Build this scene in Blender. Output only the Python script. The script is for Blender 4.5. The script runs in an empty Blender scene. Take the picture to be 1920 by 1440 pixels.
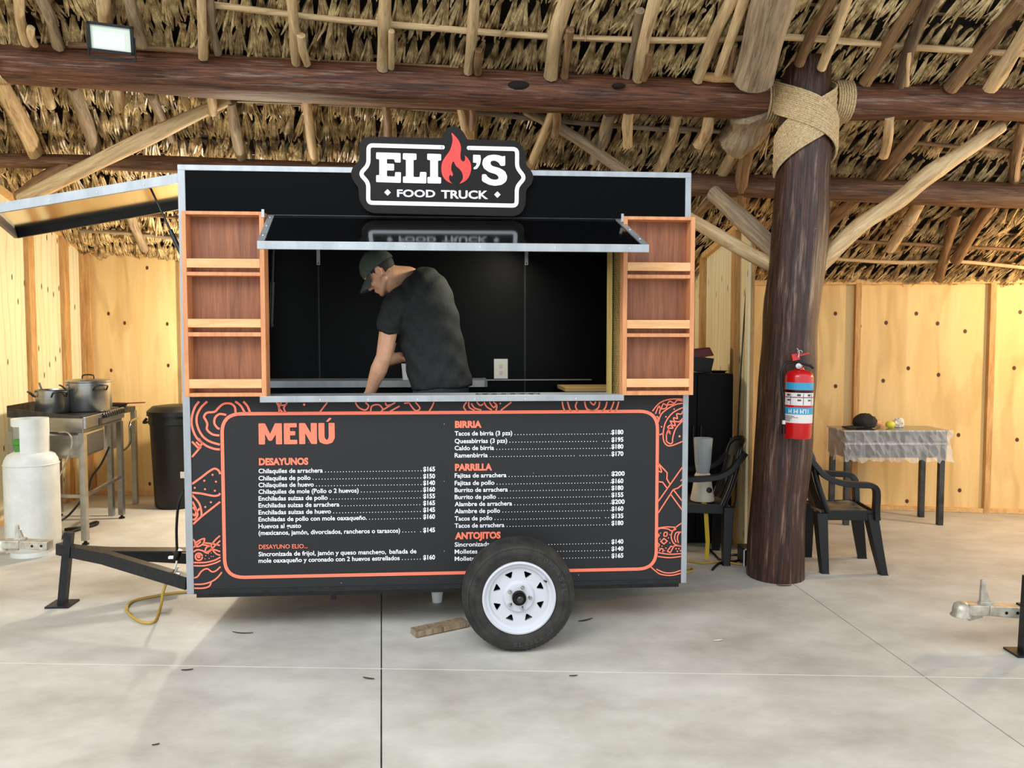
import bpy, math, random
from mathutils import Vector, Matrix, Quaternion

random.seed(7)
sc = bpy.context.scene
COL = sc.collection
PI = math.pi

# ------------------------------------------------------------------ camera, world, lamps, exposure
FPX, PITCH, CAMZ, K = 1443.0, math.atan(75 / 1443.0), 1.60, 0.93
CAM = Vector((0, 0, CAMZ))
cam = bpy.data.cameras.new('camera')
cam.sensor_width = 36.0
cam.lens = 36.0 * FPX / 1920.0
cam.clip_start = 0.05
camo = bpy.data.objects.new('camera', cam)
camo.location = CAM
camo.rotation_euler = (PI / 2 - PITCH, 0, 0)
COL.objects.link(camo)
sc.camera = camo

world = bpy.data.worlds.new('sky')
sc.world = world
world.use_nodes = True
bg = world.node_tree.nodes['Background']
bg.inputs['Color'].default_value = (0.86, 0.94, 1.0, 1)
bg.inputs['Strength'].default_value = 1.25

sc.view_settings.view_transform = 'Standard'
sc.view_settings.look = 'None'
sc.view_settings.gamma = 1
sc.view_settings.exposure = 0.38
sc.view_settings.use_curve_mapping = False


def lamp(name, kind, loc, power, color, size=0.1, target=None, spot=None, size_y=None):
    l = bpy.data.lights.new(name, kind)
    l.energy = power
    l.color = color
    if kind == 'AREA':
        l.size = size
        if size_y:
            l.shape = 'RECTANGLE'
            l.size_y = size_y
    elif kind == 'SUN':
        l.angle = size
    else:
        l.shadow_soft_size = size
    if kind == 'SPOT':
        l.spot_size = spot
        l.spot_blend = 0.5
    o = bpy.data.objects.new(name, l)
    o.location = loc
    if target is not None:
        o.rotation_euler = (Vector(target) - Vector(loc)).to_track_quat('-Z', 'Y').to_euler()
    COL.objects.link(o)
    return o


# daylight through the open front and left side of the palapa
lamp('daylight_front', 'AREA', (-2.6, -0.6, 5.4), 215, (0.93, 0.97, 1.0), 5.0, (-0.9, 3.4, 0.4), size_y=2.6)
# bulb in the left kitchen booth (hidden by the truck), flood in the right booth, strip inside the truck
lamp('booth_bulb', 'POINT', (-2.45, 7.15, 1.75), 130, (1.0, 0.9, 0.73), 0.07)
lamp('booth_flood', 'POINT', (5.15, 5.9, 2.15), 125, (1.0, 0.68, 0.34), 0.08)
lamp('truck_strip', 'AREA', (0.1, 4.75, 2.3), 9, (1.0, 0.93, 0.72), 0.5, (-0.35, 4.7, 1.5), size_y=0.08)

# ------------------------------------------------------------------ pixel -> place helpers
_R = Vector((1, 0, 0))
_F = Vector((0, math.cos(PITCH), -math.sin(PITCH)))
_U = Vector((0, math.sin(PITCH), math.cos(PITCH)))


def ray(px, py):
    return _F + _R * ((px - 960) / FPX) + _U * ((720 - py) / FPX)


def P(px, py, d):
    r = ray(px, py)
    return CAM + r * (d * K / r.y)


def G(px, py, z=0.0):
    r = ray(px, py)
    return CAM + r * ((z - CAMZ) / r.z)


def proj(p):
    q = p - CAM
    w = q.dot(_F)
    return 960 + FPX * q.dot(_R) / w, 720 - FPX * q.dot(_U) / w, w


# ------------------------------------------------------------------ mesh building
class MB:
    def __init__(s):
        s.v = []
        s.f = []

    def add(s, vs, fs):
        o = len(s.v)
        s.v.extend(Vector(v) for v in vs)
        s.f.extend(tuple(i + o for i in f) for f in fs)
        return s

    def box(s, x0, x1, y0, y1, z0, z1):
        return s.add([(x0, y0, z0), (x1, y0, z0), (x1, y1, z0), (x0, y1, z0), (x0, y0, z1), (x1, y0, z1), (x1, y1, z1), (x0, y1, z1)],
                     [(0, 3, 2, 1), (4, 5, 6, 7), (0, 1, 5, 4), (1, 2, 6, 5), (2, 3, 7, 6), (3, 0, 4, 7)])

    def beam(s, p, q, w, h, up=(0, 0, 1), w2=None, h2=None):
        p, q = Vector(p), Vector(q)
        d = (q - p).normalized()
        x = d.cross(Vector(up))
        if x.length < 1e-4:
            x = d.cross(Vector((0, 1, 0)))
        x.normalize()
        y = x.cross(d)
        vs = []
        for c, ww, hh in ((p, w, h), (q, w2 or w, h2 or h)):
            for a, b in ((-1, -1), (1, -1), (1, 1), (-1, 1)):
                vs.append(c + x * a * ww / 2 + y * b * hh / 2)
        return s.add(vs, [(3, 2, 1, 0), (4, 5, 6, 7), (0, 1, 5, 4), (1, 2, 6, 5), (2, 3, 7, 6), (3, 0, 4, 7)])

    def tube(s, pts, r, n=8, caps=True, closed=False):
        pts = [Vector(p) for p in pts]
        m = len(pts)
        rr = r if isinstance(r, (list, tuple)) else [r] * m
        tans = []
        for i in range(m):
            a = pts[(i - 1) % m] if (closed or i > 0) else pts[i]
            b = pts[(i + 1) % m] if (closed or i < m - 1) else pts[i]
            t = b - a
            tans.append(t.normalized() if t.length > 1e-9 else Vector((0, 0, 1)))
        ref = Vector((0, 0, 1)) if abs(tans[0].z) < 0.9 else Vector((0, 1, 0))
        x = tans[0].cross(ref).normalized()
        vs = []
        for i in range(m):
            x = (x - tans[i] * x.dot(tans[i])).normalized()
            y = tans[i].cross(x)
            for k in range(n):
                a = 2 * PI * k / n
                vs.append(pts[i] + (x * math.cos(a) + y * math.sin(a)) * rr[i])
        fs = []
        for i in range(m if closed else m - 1):
            j = (i + 1) % m
            for k in range(n):
                l = (k + 1) % n
                fs.append((i * n + k, i * n + l, j * n + l, j * n + k))
        if caps and not closed:
            fs.append(tuple(range(n - 1, -1, -1)))
            fs.append(tuple((m - 1) * n + k for k in range(n)))
        return s.add(vs, fs)

    def lathe(s, prof, c=(0, 0, 0), ax=(0, 0, 1), n=24, a0=0.0, a1=2 * PI):
        """prof: (radius, height) pairs along axis"""
        c, ax = Vector(c), Vector(ax).normalized()
        x = ax.cross(Vector((0, 0, 1)) if abs(ax.z) < 0.9 else Vector((0, 1, 0))).normalized()
        y = ax.cross(x)
        full = abs(a1 - a0 - 2 * PI) < 1e-6
        na = n if full else n + 1
        vs, fs = [], []
        for r, h in prof:
            for k in range(na):
                a = a0 + (a1 - a0) * k / n
                vs.append(c + ax * h + (x * math.cos(a) + y * math.sin(a)) * max(r, 1e-5))
        for i in range(len(prof) - 1):
            for k in range(n):
                l = (k + 1) % na
                fs.append((i * na + k, i * na + l, (i + 1) * na + l, (i + 1) * na + k))
        return s.add(vs, fs)

    def ball(s, c, r, n=12, m=8, M=None):
        """ellipsoid; r scalar or 3-tuple in the frame M (3x3)"""
        c = Vector(c)
        if not isinstance(r, (list, tuple)):
            r = (r, r, r)
        vs, fs = [], []
        for i in range(m + 1):
            t = PI * i / m
            for k in range(n):
                a = 2 * PI * k / n
                p = Vector((r[0] * math.sin(t) * math.cos(a), r[1] * math.sin(t) * math.sin(a), r[2] * math.cos(t)))
                vs.append(c + (M @ p if M else p))
        for i in range(m):
            for k in range(n):
                l = (k + 1) % n
                fs.append((i * n + k, (i + 1) * n + k, (i + 1) * n + l, i * n + l))
        return s.add(vs, fs)

    def capsule(s, p, q, r0, r1, n=12):
        p, q = Vector(p), Vector(q)
        d = (q - p)
        L = d.length
        d.normalize()
        pts, rr = [], []
        for a in (-88, -60, -30, 0):
            pts.append(p + d * r0 * math.sin(math.radians(a)))
            rr.append(r0 * math.cos(math.radians(a)))
        for a in (0, 30, 60, 88):
            pts.append(q + d * r1 * math.sin(math.radians(a)))
            rr.append(r1 * math.cos(math.radians(a)))
        return s.tube(pts, rr, n)

    def prism(s, poly, y0, y1, tf=None):
        """poly in (x, z), extruded along y; tf maps Vector -> Vector"""
        n = len(poly)
        vs = [Vector((p[0], y0, p[1])) for p in poly] + [Vector((p[0], y1, p[1])) for p in poly]
        if tf:
            vs = [tf(v) for v in vs]
        fs = [tuple(range(n)), tuple(range(2 * n - 1, n - 1, -1))]
        for i in range(n):
            j = (i + 1) % n
            fs.append((j, i, n + i, n + j))
        return s.add(vs, fs)

    def ribbon(s, pts, w, y, closed=False, taper=False):
        """flat stroke in the xz plane at depth y; pts are (x, z)"""
        m = len(pts)
        pv = [Vector((p[0], p[1])) for p in pts]
        vs = []
        for i in range(m):
            a = pv[(i - 1) % m] if (closed or i > 0) else None
            b = pv[(i + 1) % m] if (closed or i < m - 1) else None
            t1 = (pv[i] - a).normalized() if a is not None and (pv[i] - a).length > 1e-9 else None
            t2 = (b - pv[i]).normalized() if b is not None and (b - pv[i]).length > 1e-9 else None
            if t1 is None:
                t1 = t2
            if t2 is None:
                t2 = t1
            n1, n2 = Vector((-t1.y, t1.x)), Vector((-t2.y, t2.x))
            nn = (n1 + n2)
            nn = nn.normalized() if nn.length > 1e-6 else n1
            k = 1 / max(0.5, nn.dot(n1))
            o = nn * (w / 2 * k)
            vs.append((pv[i].x + o.x, y, pv[i].y + o.y))
            vs.append((pv[i].x - o.x, y, pv[i].y - o.y))
        fs = []
        for i in range(m if closed else m - 1):
            j = (i + 1) % m
            fs.append((2 * i, 2 * j, 2 * j + 1, 2 * i + 1))
        return s.add(vs, fs)

    def mesh(s, name, smooth=None):
        me = bpy.data.meshes.new(name)
        me.from_pydata([tuple(v) for v in s.v], [], s.f)
        me.update()
        if smooth:
            me.polygons.foreach_set('use_smooth', [True] * len(me.polygons))
            me.set_sharp_from_angle(angle=math.radians(smooth))
        return me


WM = {}   # world matrix of every object as placed


def thing(name, label, cat, loc, rotz=0.0, group=None):
    o = bpy.data.objects.new(name, None)
    o.empty_display_size = 0.1
    o.location = loc
    o.rotation_euler = (0, 0, rotz)
    COL.objects.link(o)
    WM[o] = Matrix.LocRotScale(Vector(loc), Matrix.Rotation(rotz, 3, 'Z').to_quaternion(), None)
    o['label'] = label
    o['category'] = cat
    if group:
        o['group'] = group
    return o


def tag(o, label, cat=None, group=None):
    o['label'] = label
    if cat:
        o['category'] = cat
    if group:
        o['group'] = group
    return o


def put(name, mb, m, parent=None, local=False, smooth=None, bevel=0, label=None, world=None, kind=None):
    me = mb if isinstance(mb, bpy.types.Mesh) else mb.mesh(name, smooth)
    if m is not None:
        for q in (m if isinstance(m, (list, tuple)) else [m]):
            me.materials.append(q)
    o = bpy.data.objects.new(name, me)
    COL.objects.link(o)
    W = world if world is not None else Matrix.Identity(4)
    if parent is not None:
        o.parent = parent
        if local:
            o.matrix_basis = W
            WM[o] = WM[parent] @ W
        else:
            o.matrix_parent_inverse = WM[parent].inverted()
            o.matrix_basis = W
            WM[o] = W
    else:
        o.matrix_basis = W
        WM[o] = W
    if bevel:
        b = o.modifiers.new('bevel', 'BEVEL')
        b.width = bevel
        b.segments = 2
        b.limit_method = 'ANGLE'
    if label:
        o['label'] = label
    if kind:
        o['kind'] = kind
    return o


def smoothline(pts, n=6, closed=False):
    out = []
    m = len(pts)
    dim = len(pts[0])
    rng = range(m if closed else m - 1)
    for i in rng:
        if closed:
            p0, p1, p2, p3 = pts[(i - 1) % m], pts[i], pts[(i + 1) % m], pts[(i + 2) % m]
        else:
            p0, p1, p2, p3 = pts[max(i - 1, 0)], pts[i], pts[i + 1], pts[min(i + 2, m - 1)]
        for k in range(n):
            t = k / n
            out.append(tuple(0.5 * ((2 * p1[a]) + (-p0[a] + p2[a]) * t + (2 * p0[a] - 5 * p1[a] + 4 * p2[a] - p3[a]) * t * t
                                    + (-p0[a] + 3 * p1[a] - 3 * p2[a] + p3[a]) * t ** 3) for a in range(dim)))
    if not closed:
        out.append(tuple(pts[-1]))
    return out


def roundpoly(pts, r, n=5):
    """round the corners of a closed 2-D polygon; r scalar or list"""
    out = []
    m = len(pts)
    for i in range(m):
        p = Vector(pts[i])
        a, b = Vector(pts[i - 1]), Vector(pts[(i + 1) % m])
        ri = r[i] if isinstance(r, (list, tuple)) else r
        if ri <= 0:
            out.append(tuple(p))
            continue
        da, db = (a - p), (b - p)
        k = min(ri, da.length * 0.49, db.length * 0.49)
        pa, pb = p + da.normalized() * k, p + db.normalized() * k
        for j in range(n + 1):
            t = j / n
            out.append(tuple(pa * (1 - t) ** 2 + p * 2 * t * (1 - t) + pb * t * t))
    return out


# ------------------------------------------------------------------ materials
def srgb(r, g, b):
    f = lambda c: (c / 255 / 12.92) if c / 255 <= 0.04045 else ((c / 255 + 0.055) / 1.055) ** 2.4
    return (f(r), f(g), f(b), 1)


def mat(name, col, rough=0.5, metal=0.0, col2=None, scale=(8, 8, 8), detail=4, bump=0.0, coord='Object', lo=0.35, hi=0.65,
        coat=0.0, spec=0.5, noise_rough=0.6, distort=0.0, trans=0.0, ior=1.45, emit=None, alpha=None):
    m = bpy.data.materials.new(name)
    m.use_nodes = True
    nt = m.node_tree
    b = nt.nodes['Principled BSDF']
    b.inputs['Base Color'].default_value = col
    b.inputs['Roughness'].default_value = rough
    b.inputs['Metallic'].default_value = metal
    b.inputs['Specular IOR Level'].default_value = spec
    b.inputs['Coat Weight'].default_value = coat
    b.inputs['Transmission Weight'].default_value = trans
    b.inputs['IOR'].default_value = ior
    if alpha is not None:
        b.inputs['Alpha'].default_value = alpha
    if emit:
        b.inputs['Emission Color'].default_value = emit[0]
        b.inputs['Emission Strength'].default_value = emit[1]
    if col2 is not None or bump:
        if coord == 'Position':
            g = nt.nodes.new('ShaderNodeNewGeometry')
            src = g.outputs['Position']
        else:
            tc = nt.nodes.new('ShaderNodeTexCoord')
            src = tc.outputs[coord]
        mp = nt.nodes.new('ShaderNodeMapping')
        mp.inputs['Scale'].default_value = scale
        nt.links.new(src, mp.inputs['Vector'])
        no = nt.nodes.new('ShaderNodeTexNoise')
        no.inputs['Scale'].default_value = 1.0
        no.inputs['Detail'].default_value = detail
        no.inputs['Roughness'].default_value = noise_rough
        no.inputs['Distortion'].default_value = distort
        nt.links.new(mp.outputs[0], no.inputs['Vector'])
        m['noise'] = no.name
        if col2 is not None:
            cr = nt.nodes.new('ShaderNodeValToRGB')
            cr.color_ramp.elements[0].position = lo
            cr.color_ramp.elements[0].color = col
            cr.color_ramp.elements[1].position = hi
            cr.color_ramp.elements[1].color = col2
            nt.links.new(no.outputs['Fac'], cr.inputs['Fac'])
            nt.links.new(cr.outputs['Color'], b.inputs['Base Color'])
        if bump:
            bp = nt.nodes.new('ShaderNodeBump')
            bp.inputs['Strength'].default_value = min(1.0, bump)
            bp.inputs['Distance'].default_value = 0.01 * max(1.0, bump)
            nt.links.new(no.outputs['Fac'], bp.inputs['Height'])
            nt.links.new(bp.outputs['Normal'], b.inputs['Normal'])
    return m


def plywood(name, c1, c2, knot, along='Z', across='X', sx=1.0):
    """birch-like plywood: stretched grain, cathedral rings and rows of dark knots"""
    m = mat(name, c1, 0.6, 0, c2, (5.0, 5.0, 0.7), 5, 0.06, 'Position', 0.3, 0.72, distort=0.8)
    nt = m.node_tree
    b = nt.nodes['Principled BSDF']
    base = b.inputs['Base Color'].links[0].from_socket
    g = nt.nodes.new('ShaderNodeNewGeometry')
    sep = nt.nodes.new('ShaderNodeSeparateXYZ')
    nt.links.new(g.outputs['Position'], sep.inputs[0])

    def mth(op, a_, b_):
        n_ = nt.nodes.new('ShaderNodeMath')
        n_.operation = op
        for i_, v_ in enumerate((a_, b_)):
            if isinstance(v_, (int, float)):
                n_.inputs[i_].default_value = v_
            else:
                nt.links.new(v_, n_.inputs[i_])
        return n_.outputs[0]
    kx, kz, kw, kh = (11.0, 1.55, 0.0085, 0.034) if sx == 1 else (5.2, 1.75, 0.017, 0.024)
    hx = mth('MULTIPLY', mth('ADD', sep.outputs[0], sep.outputs[1]), kx)
    hz = mth('MULTIPLY', sep.outputs[2], kz)
    cb = nt.nodes.new('ShaderNodeCombineXYZ')
    nt.links.new(hx, cb.inputs[0])
    nt.links.new(hz, cb.inputs[1])
    vo = nt.nodes.new('ShaderNodeTexVoronoi')
    vo.voronoi_dimensions = '2D'
    vo.inputs['Scale'].default_value = 1.0
    vo.inputs['Randomness'].default_value = 0.42
    nt.links.new(cb.outputs[0], vo.inputs['Vector'])
    sub = nt.nodes.new('ShaderNodeVectorMath')
    sub.operation = 'SUBTRACT'
    nt.links.new(cb.outputs[0], sub.inputs[0])
    nt.links.new(vo.outputs['Position'], sub.inputs[1])
    scl = nt.nodes.new('ShaderNodeVectorMath')
    scl.operation = 'MULTIPLY'
    scl.inputs[1].default_value = (0.1 / kx / kw, 0.1 / kz / kh, 0)
    nt.links.new(sub.outputs[0], scl.inputs[0])
    ln_ = nt.nodes.new('ShaderNodeVectorMath')
    ln_.operation = 'LENGTH'
    nt.links.new(scl.outputs[0], ln_.inputs[0])
    sc2 = nt.nodes.new('ShaderNodeSeparateColor')
    nt.links.new(vo.outputs['Color'], sc2.inputs[0])
    kd = mth('ADD', ln_.outputs['Value'], mth('MULTIPLY', mth('GREATER_THAN', sc2.outputs[0], 0.62), 1.0))
    cr = nt.nodes.new('ShaderNodeValToRGB')
    e = cr.color_ramp.elements
    e[0].position, e[0].color = 0.07, (1, 1, 1, 1)
    e[1].position, e[1].color = 0.10, (0, 0, 0, 1)
    nt.links.new(kd, cr.inputs['Fac'])
    mx = nt.nodes.new('ShaderNodeMix')
    mx.data_type = 'RGBA'
    nt.links.new(cr.outputs['Color'], mx.inputs['Factor'])
    nt.links.new(base, mx.inputs['A'])
    mx.inputs['B'].default_value = knot
    # faint cathedral rings
    wv = nt.nodes.new('ShaderNodeTexWave')
    wv.wave_type = 'RINGS'
    wv.inputs['Scale'].default_value = 2.2
    wv.inputs['Distortion'].default_value = 7
    wv.inputs['Detail'].default_value = 2
    mp2 = nt.nodes.new('ShaderNodeMapping')
    mp2.inputs['Scale'].default_value = (1.7, 1.7, 0.35)
    nt.links.new(g.outputs['Position'], mp2.inputs['Vector'])
    nt.links.new(mp2.outputs[0], wv.inputs['Vector'])
    c2r = nt.nodes.new('ShaderNodeValToRGB')
    c2r.color_ramp.elements[0].position, c2r.color_ramp.elements[0].color = 0.0, (0.62, 0.55, 0.45, 1)
    c2r.color_ramp.elements[1].position, c2r.color_ramp.elements[1].color = 0.16, (1, 1, 1, 1)
    nt.links.new(wv.outputs['Fac'], c2r.inputs['Fac'])
    mu = nt.nodes.new('ShaderNodeMix')
    mu.data_type = 'RGBA'
    mu.blend_type = 'MULTIPLY'
    mu.inputs['Factor'].default_value = 0.35
    nt.links.new(mx.outputs['Result'], mu.inputs['A'])
    nt.links.new(c2r.outputs['Color'], mu.inputs['B'])
    nt.links.new(mu.outputs['Result'], b.inputs['Base Color'])
    return m


def wood(name, c1, c2, c3=None, scale=(28, 28, 2.2), rough=0.5, bump=0.35, coat=0.0, coord='Object'):
    m = mat(name, c1, rough, 0, c2, scale, 8, bump, coord, 0.36, 0.66, coat=coat, distort=0.6, noise_rough=0.7)
    if c3:
        nt = m.node_tree
        b = nt.nodes['Principled BSDF']
        base = b.inputs['Base Color'].links[0].from_socket
        tc = nt.nodes.new('ShaderNodeTexCoord')
        mp = nt.nodes.new('ShaderNodeMapping')
        mp.inputs['Scale'].default_value = (scale[0] * 0.5, scale[1] * 0.5, scale[2] * 0.7)
        nt.links.new(tc.outputs[coord], mp.inputs['Vector'])
        no = nt.nodes.new('ShaderNodeTexNoise')
        no.inputs['Scale'].default_value = 1.0
        no.inputs['Detail'].default_value = 7
        no.inputs['Roughness'].default_value = 0.72
        nt.links.new(mp.outputs[0], no.inputs['Vector'])
        cr = nt.nodes.new('ShaderNodeValToRGB')
        cr.color_ramp.elements[0].position = 0.54
        cr.color_ramp.elements[1].position = 0.68
        nt.links.new(no.outputs['Fac'], cr.inputs['Fac'])
        mx = nt.nodes.new('ShaderNodeMix')
        mx.data_type = 'RGBA'
        nt.links.new(cr.outputs['Color'], mx.inputs['Factor'])
        nt.links.new(base, mx.inputs['A'])
        mx.inputs['B'].default_value = c3
        nt.links.new(mx.outputs['Result'], b.inputs['Base Color'])
    return m


M = {}
M['concrete'] = mat('concrete', srgb(166, 160, 149), 0.62, 0, srgb(206, 202, 192), (1.1, 1.6, 1.0), 10, 0.05, 'Position', 0.35, 0.66, noise_rough=0.68)
M['joint_pale'] = mat('joint_mortar', srgb(216, 212, 202), 0.8)
M['joint'] = mat('joint_filler', srgb(60, 56, 50), 0.9, col2=srgb(90, 85, 76))
M['ply_pale'] = plywood('plywood_pale', srgb(226, 210, 164), srgb(240, 228, 190), srgb(70, 45, 20))
M['ply_warm'] = plywood('plywood_warm', srgb(214, 176, 112), srgb(232, 200, 140), srgb(80, 44, 16), sx=2)
M['batten'] = wood('batten_wood', srgb(168, 120, 66), srgb(208, 164, 104), None, (30, 30, 3), 0.6, 0.15, coord='Position')
M['trimwood'] = wood('trim_wood', srgb(196, 150, 90), srgb(226, 186, 126), None, (30, 30, 30), 0.6, 0.1, coord='Position')
M['log_dark'] = wood('varnished_log', srgb(40, 21, 13), srgb(128, 76, 47), srgb(146, 122, 104), (58, 58, 2.6), 0.5, 0.8, 0.0)
M['post_dark'] = wood('post_bark', srgb(26, 14, 10), srgb(84, 50, 34), srgb(132, 106, 90), (46, 46, 2.4), 0.36, 0.9, 0.0)
M['pole_pale'] = wood('pale_pole', srgb(176, 142, 98), srgb(224, 196, 150), srgb(150, 110, 70), (36, 36, 3), 0.6, 0.35)
M['pole_grey'] = wood('grey_pole', srgb(118, 98, 76), srgb(176, 154, 124), srgb(92, 70, 52), (36, 36, 3), 0.7, 0.45)
M['pole_dark'] = wood('dark_pole', srgb(48, 36, 28), srgb(104, 80, 58), srgb(150, 126, 98), (36, 36, 3), 0.6, 0.4)
M['pole_brown'] = wood('brown_pole', srgb(98, 70, 46), srgb(160, 124, 84), srgb(72, 48, 32), (40, 40, 3), 0.6, 0.5)
M['log_brown'] = wood('brown_log', srgb(62, 38, 26), srgb(122, 82, 54), srgb(146, 112, 78), (46, 46, 3), 0.55, 0.7)
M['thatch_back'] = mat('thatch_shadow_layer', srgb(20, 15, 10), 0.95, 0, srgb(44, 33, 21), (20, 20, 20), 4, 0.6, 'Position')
M['rope'] = mat('jute_rope', srgb(170, 142, 100), 0.9, 0, srgb(216, 192, 150), (90, 90, 90), 3, 0.4)


def leaf_material():
    m = mat('dry_palm_leaf', srgb(100, 72, 38), 0.4, 0, srgb(243, 216, 160), (10, 10, 10), 4, 0.0, 'Position', 0.32, 0.68)
    nt = m.node_tree
    b = nt.nodes['Principled BSDF']
    base = b.inputs['Base Color'].links[0].from_socket
    g = nt.nodes.new('ShaderNodeNewGeometry')
    mp = nt.nodes.new('ShaderNodeMapping')
    mp.inputs['Scale'].default_value = (140, 40, 40)
    nt.links.new(g.outputs['Position'], mp.inputs['Vector'])
    no = nt.nodes.new('ShaderNodeTexNoise')
    no.inputs['Scale'].default_value = 1
    no.inputs['Detail'].default_value = 2
    nt.links.new(mp.outputs[0], no.inputs['Vector'])
    cr = nt.nodes.new('ShaderNodeValToRGB')
    cr.color_ramp.elements[0].position, cr.color_ramp.elements[0].color = 0.35, (0.5, 0.42, 0.32, 1)
    cr.color_ramp.elements[1].position, cr.color_ramp.elements[1].color = 0.55, (1, 1, 1, 1)
    nt.links.new(no.outputs['Fac'], cr.inputs['Fac'])
    mu = nt.nodes.new('ShaderNodeMix')
    mu.data_type = 'RGBA'
    mu.blend_type = 'MULTIPLY'
    mu.inputs['Factor'].default_value = 0.75
    nt.links.new(base, mu.inputs['A'])
    nt.links.new(cr.outputs['Color'], mu.inputs['B'])
    nt.links.new(mu.outputs['Result'], b.inputs['Base Color'])
    return m


M['leaf'] = leaf_material()
M['black_gloss'] = mat('black_gloss_panel', srgb(5, 5, 6), 0.10, 0, spec=0.5)
M['vinyl'] = mat('black_vinyl', srgb(36, 36, 37), 0.55, 0, srgb(42, 42, 43), (300, 300, 300), 2, spec=0.3)
M['fascia'] = mat('black_fascia', srgb(5, 6, 7), 0.4, spec=0.05)
M['interior'] = mat('black_interior', srgb(5, 6, 8), 0.4, 0, spec=0.15)
M['alu'] = mat('aluminium', srgb(172, 175, 178), 0.45, 0.55, srgb(156, 160, 164), (14, 14, 4), 3, 0)
M['steel'] = mat('brushed_steel', srgb(172, 172, 169), 0.27, 0.9, srgb(158, 158, 155), (9, 9, 40), 3)
M['steel_dark'] = mat('greasy_steel', srgb(84, 84, 82), 0.42, 0.8, srgb(60, 60, 59), (12, 12, 12), 4)
M['mirror_sheet'] = mat('stainless_sheet', srgb(205, 200, 188), 0.12, 1.0)
M['orange'] = mat('orange_print', srgb(250, 124, 96), 0.5)
M['white_print'] = mat('white_print', srgb(236, 236, 240), 0.5)
M['sign_board'] = mat('sign_board', srgb(25, 21, 20), 0.5, spec=0.2)
M['sign_edge'] = mat('sign_edge', srgb(150, 140, 120), 0.5)
M['sign_white'] = mat('sign_white', srgb(240, 240, 246), 0.4)
M['sign_wear'] = mat('sign_wear', srgb(150, 150, 162), 0.5)
M['flame'] = mat('flame_red', srgb(232, 62, 56), 0.45)
M['flame_wear'] = mat('flame_wear', srgb(150, 30, 30), 0.5)
M['shelf_frame'] = wood('cedar_frame', srgb(200, 128, 82), srgb(222, 156, 106), None, (24, 24, 3), 0.5, 0.08)
M['shelf_rail'] = wood('cedar_rail', srgb(216, 158, 104), srgb(236, 186, 132), None, (3, 24, 24), 0.5, 0.08)
M['shelf_back'] = wood('cedar_back', srgb(118, 68, 42), srgb(156, 98, 64), None, (34, 34, 2), 0.5, 0.08)
M['jamb'] = wood('pine_jamb', srgb(176, 146, 78), srgb(206, 180, 110), None, (30, 30, 2), 0.55, 0.1)
M['rubber'] = mat('tyre_rubber', srgb(31, 30, 29), 0.75, 0, srgb(54, 50, 45), (14, 14, 14), 5, 0.05)
M['rubber_mark'] = mat('tyre_letter', srgb(58, 58, 58), 0.6)
M['rim_white'] = mat('white_rim', srgb(200, 200, 206), 0.35, 0.0)
M['chrome'] = mat('chrome', srgb(190, 188, 184), 0.2, 1.0)
M['hub_black'] = mat('greased_hub', srgb(22, 17, 16), 0.35, 0.3)
M['black_metal'] = mat('black_painted_steel', srgb(24, 25, 27), 0.4, 0.2, srgb(36, 37, 40), (30, 30, 30), 4)
M['coupler'] = mat('galvanised_coupler', srgb(206, 200, 186), 0.4, 0.45, srgb(160, 150, 132), (16, 16, 16), 4)
M['cyl_white'] = mat('white_cylinder', srgb(214, 216, 210), 0.5, 0, srgb(230, 231, 226), (6, 6, 6), 5)
M['green'] = mat('green_valve', srgb(72, 140, 54), 0.5)
M['black_plastic'] = mat('black_plastic', srgb(17, 17, 18), 0.42)
M['seat_worn'] = mat('worn_black_plastic', srgb(54, 50, 46), 0.4, 0, srgb(150, 136, 118), (9, 9, 9), 5, 0, 'Object', 0.4, 0.75)
M['black_cabinet'] = mat('black_cabinet', srgb(6, 6, 7), 0.5, spec=0.2)
M['red'] = mat('extinguisher_red', srgb(196, 20, 22), 0.25, 0, coat=0.4)
M['label_blue'] = mat('label_blue', srgb(52, 150, 190), 0.4)
M['label_white'] = mat('label_white', srgb(222, 214, 210), 0.45)
M['label_ink'] = mat('label_ink', srgb(90, 60, 66), 0.5)
M['rubber_hose'] = mat('black_hose', srgb(16, 15, 15), 0.4)
M['yellow_cord'] = mat('yellow_cord', srgb(186, 150, 66), 0.5)
M['yellow_strap'] = mat('yellow_strap', srgb(204, 168, 40), 0.6)
M['cream'] = mat('cream_plastic', srgb(222, 212, 190), 0.45)
M['white_plastic'] = mat('white_plastic', srgb(238, 240, 236), 0.4)
M['clear'] = mat('clear_plastic', srgb(225, 230, 230), 0.2, 0, trans=0.55, ior=1.35)
M['wrap'] = mat('stretch_film', (0.9, 0.9, 0.9, 1), 0.1, 0, alpha=0.28)
M['glass'] = mat('lens_glass', srgb(226, 236, 222), 0.2)
M['skin'] = mat('skin', srgb(202, 150, 118), 0.5, 0, srgb(214, 164, 132), (18, 18, 18), 3)
M['shirt'] = mat('black_tshirt', srgb(25, 28, 28), 0.85, 0, srgb(33, 36, 36), (40, 40, 40), 3, 0.15)
M['cap'] = mat('dark_green_cap', srgb(58, 66, 60), 0.85, 0, srgb(70, 78, 71), (60, 60, 60), 3, 0.1)
M['hair'] = mat('dark_hair', srgb(22, 19, 16), 0.7, 0, srgb(40, 35, 29), (120, 120, 30), 3, 0.3)
M['denim'] = mat('dark_denim', srgb(30, 34, 42), 0.85, 0, srgb(44, 50, 60), (60, 60, 60), 3, 0.1)
M['dark_red'] = mat('dark_red_plastic', srgb(96, 18, 22), 0.4)
M['cloth_black'] = mat('black_cloth', srgb(26, 25, 25), 0.9, 0, srgb(48, 46, 44), (16, 16, 16), 4, 0.3)
M['lemon'] = mat('lemon', srgb(216, 206, 60), 0.45)
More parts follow.
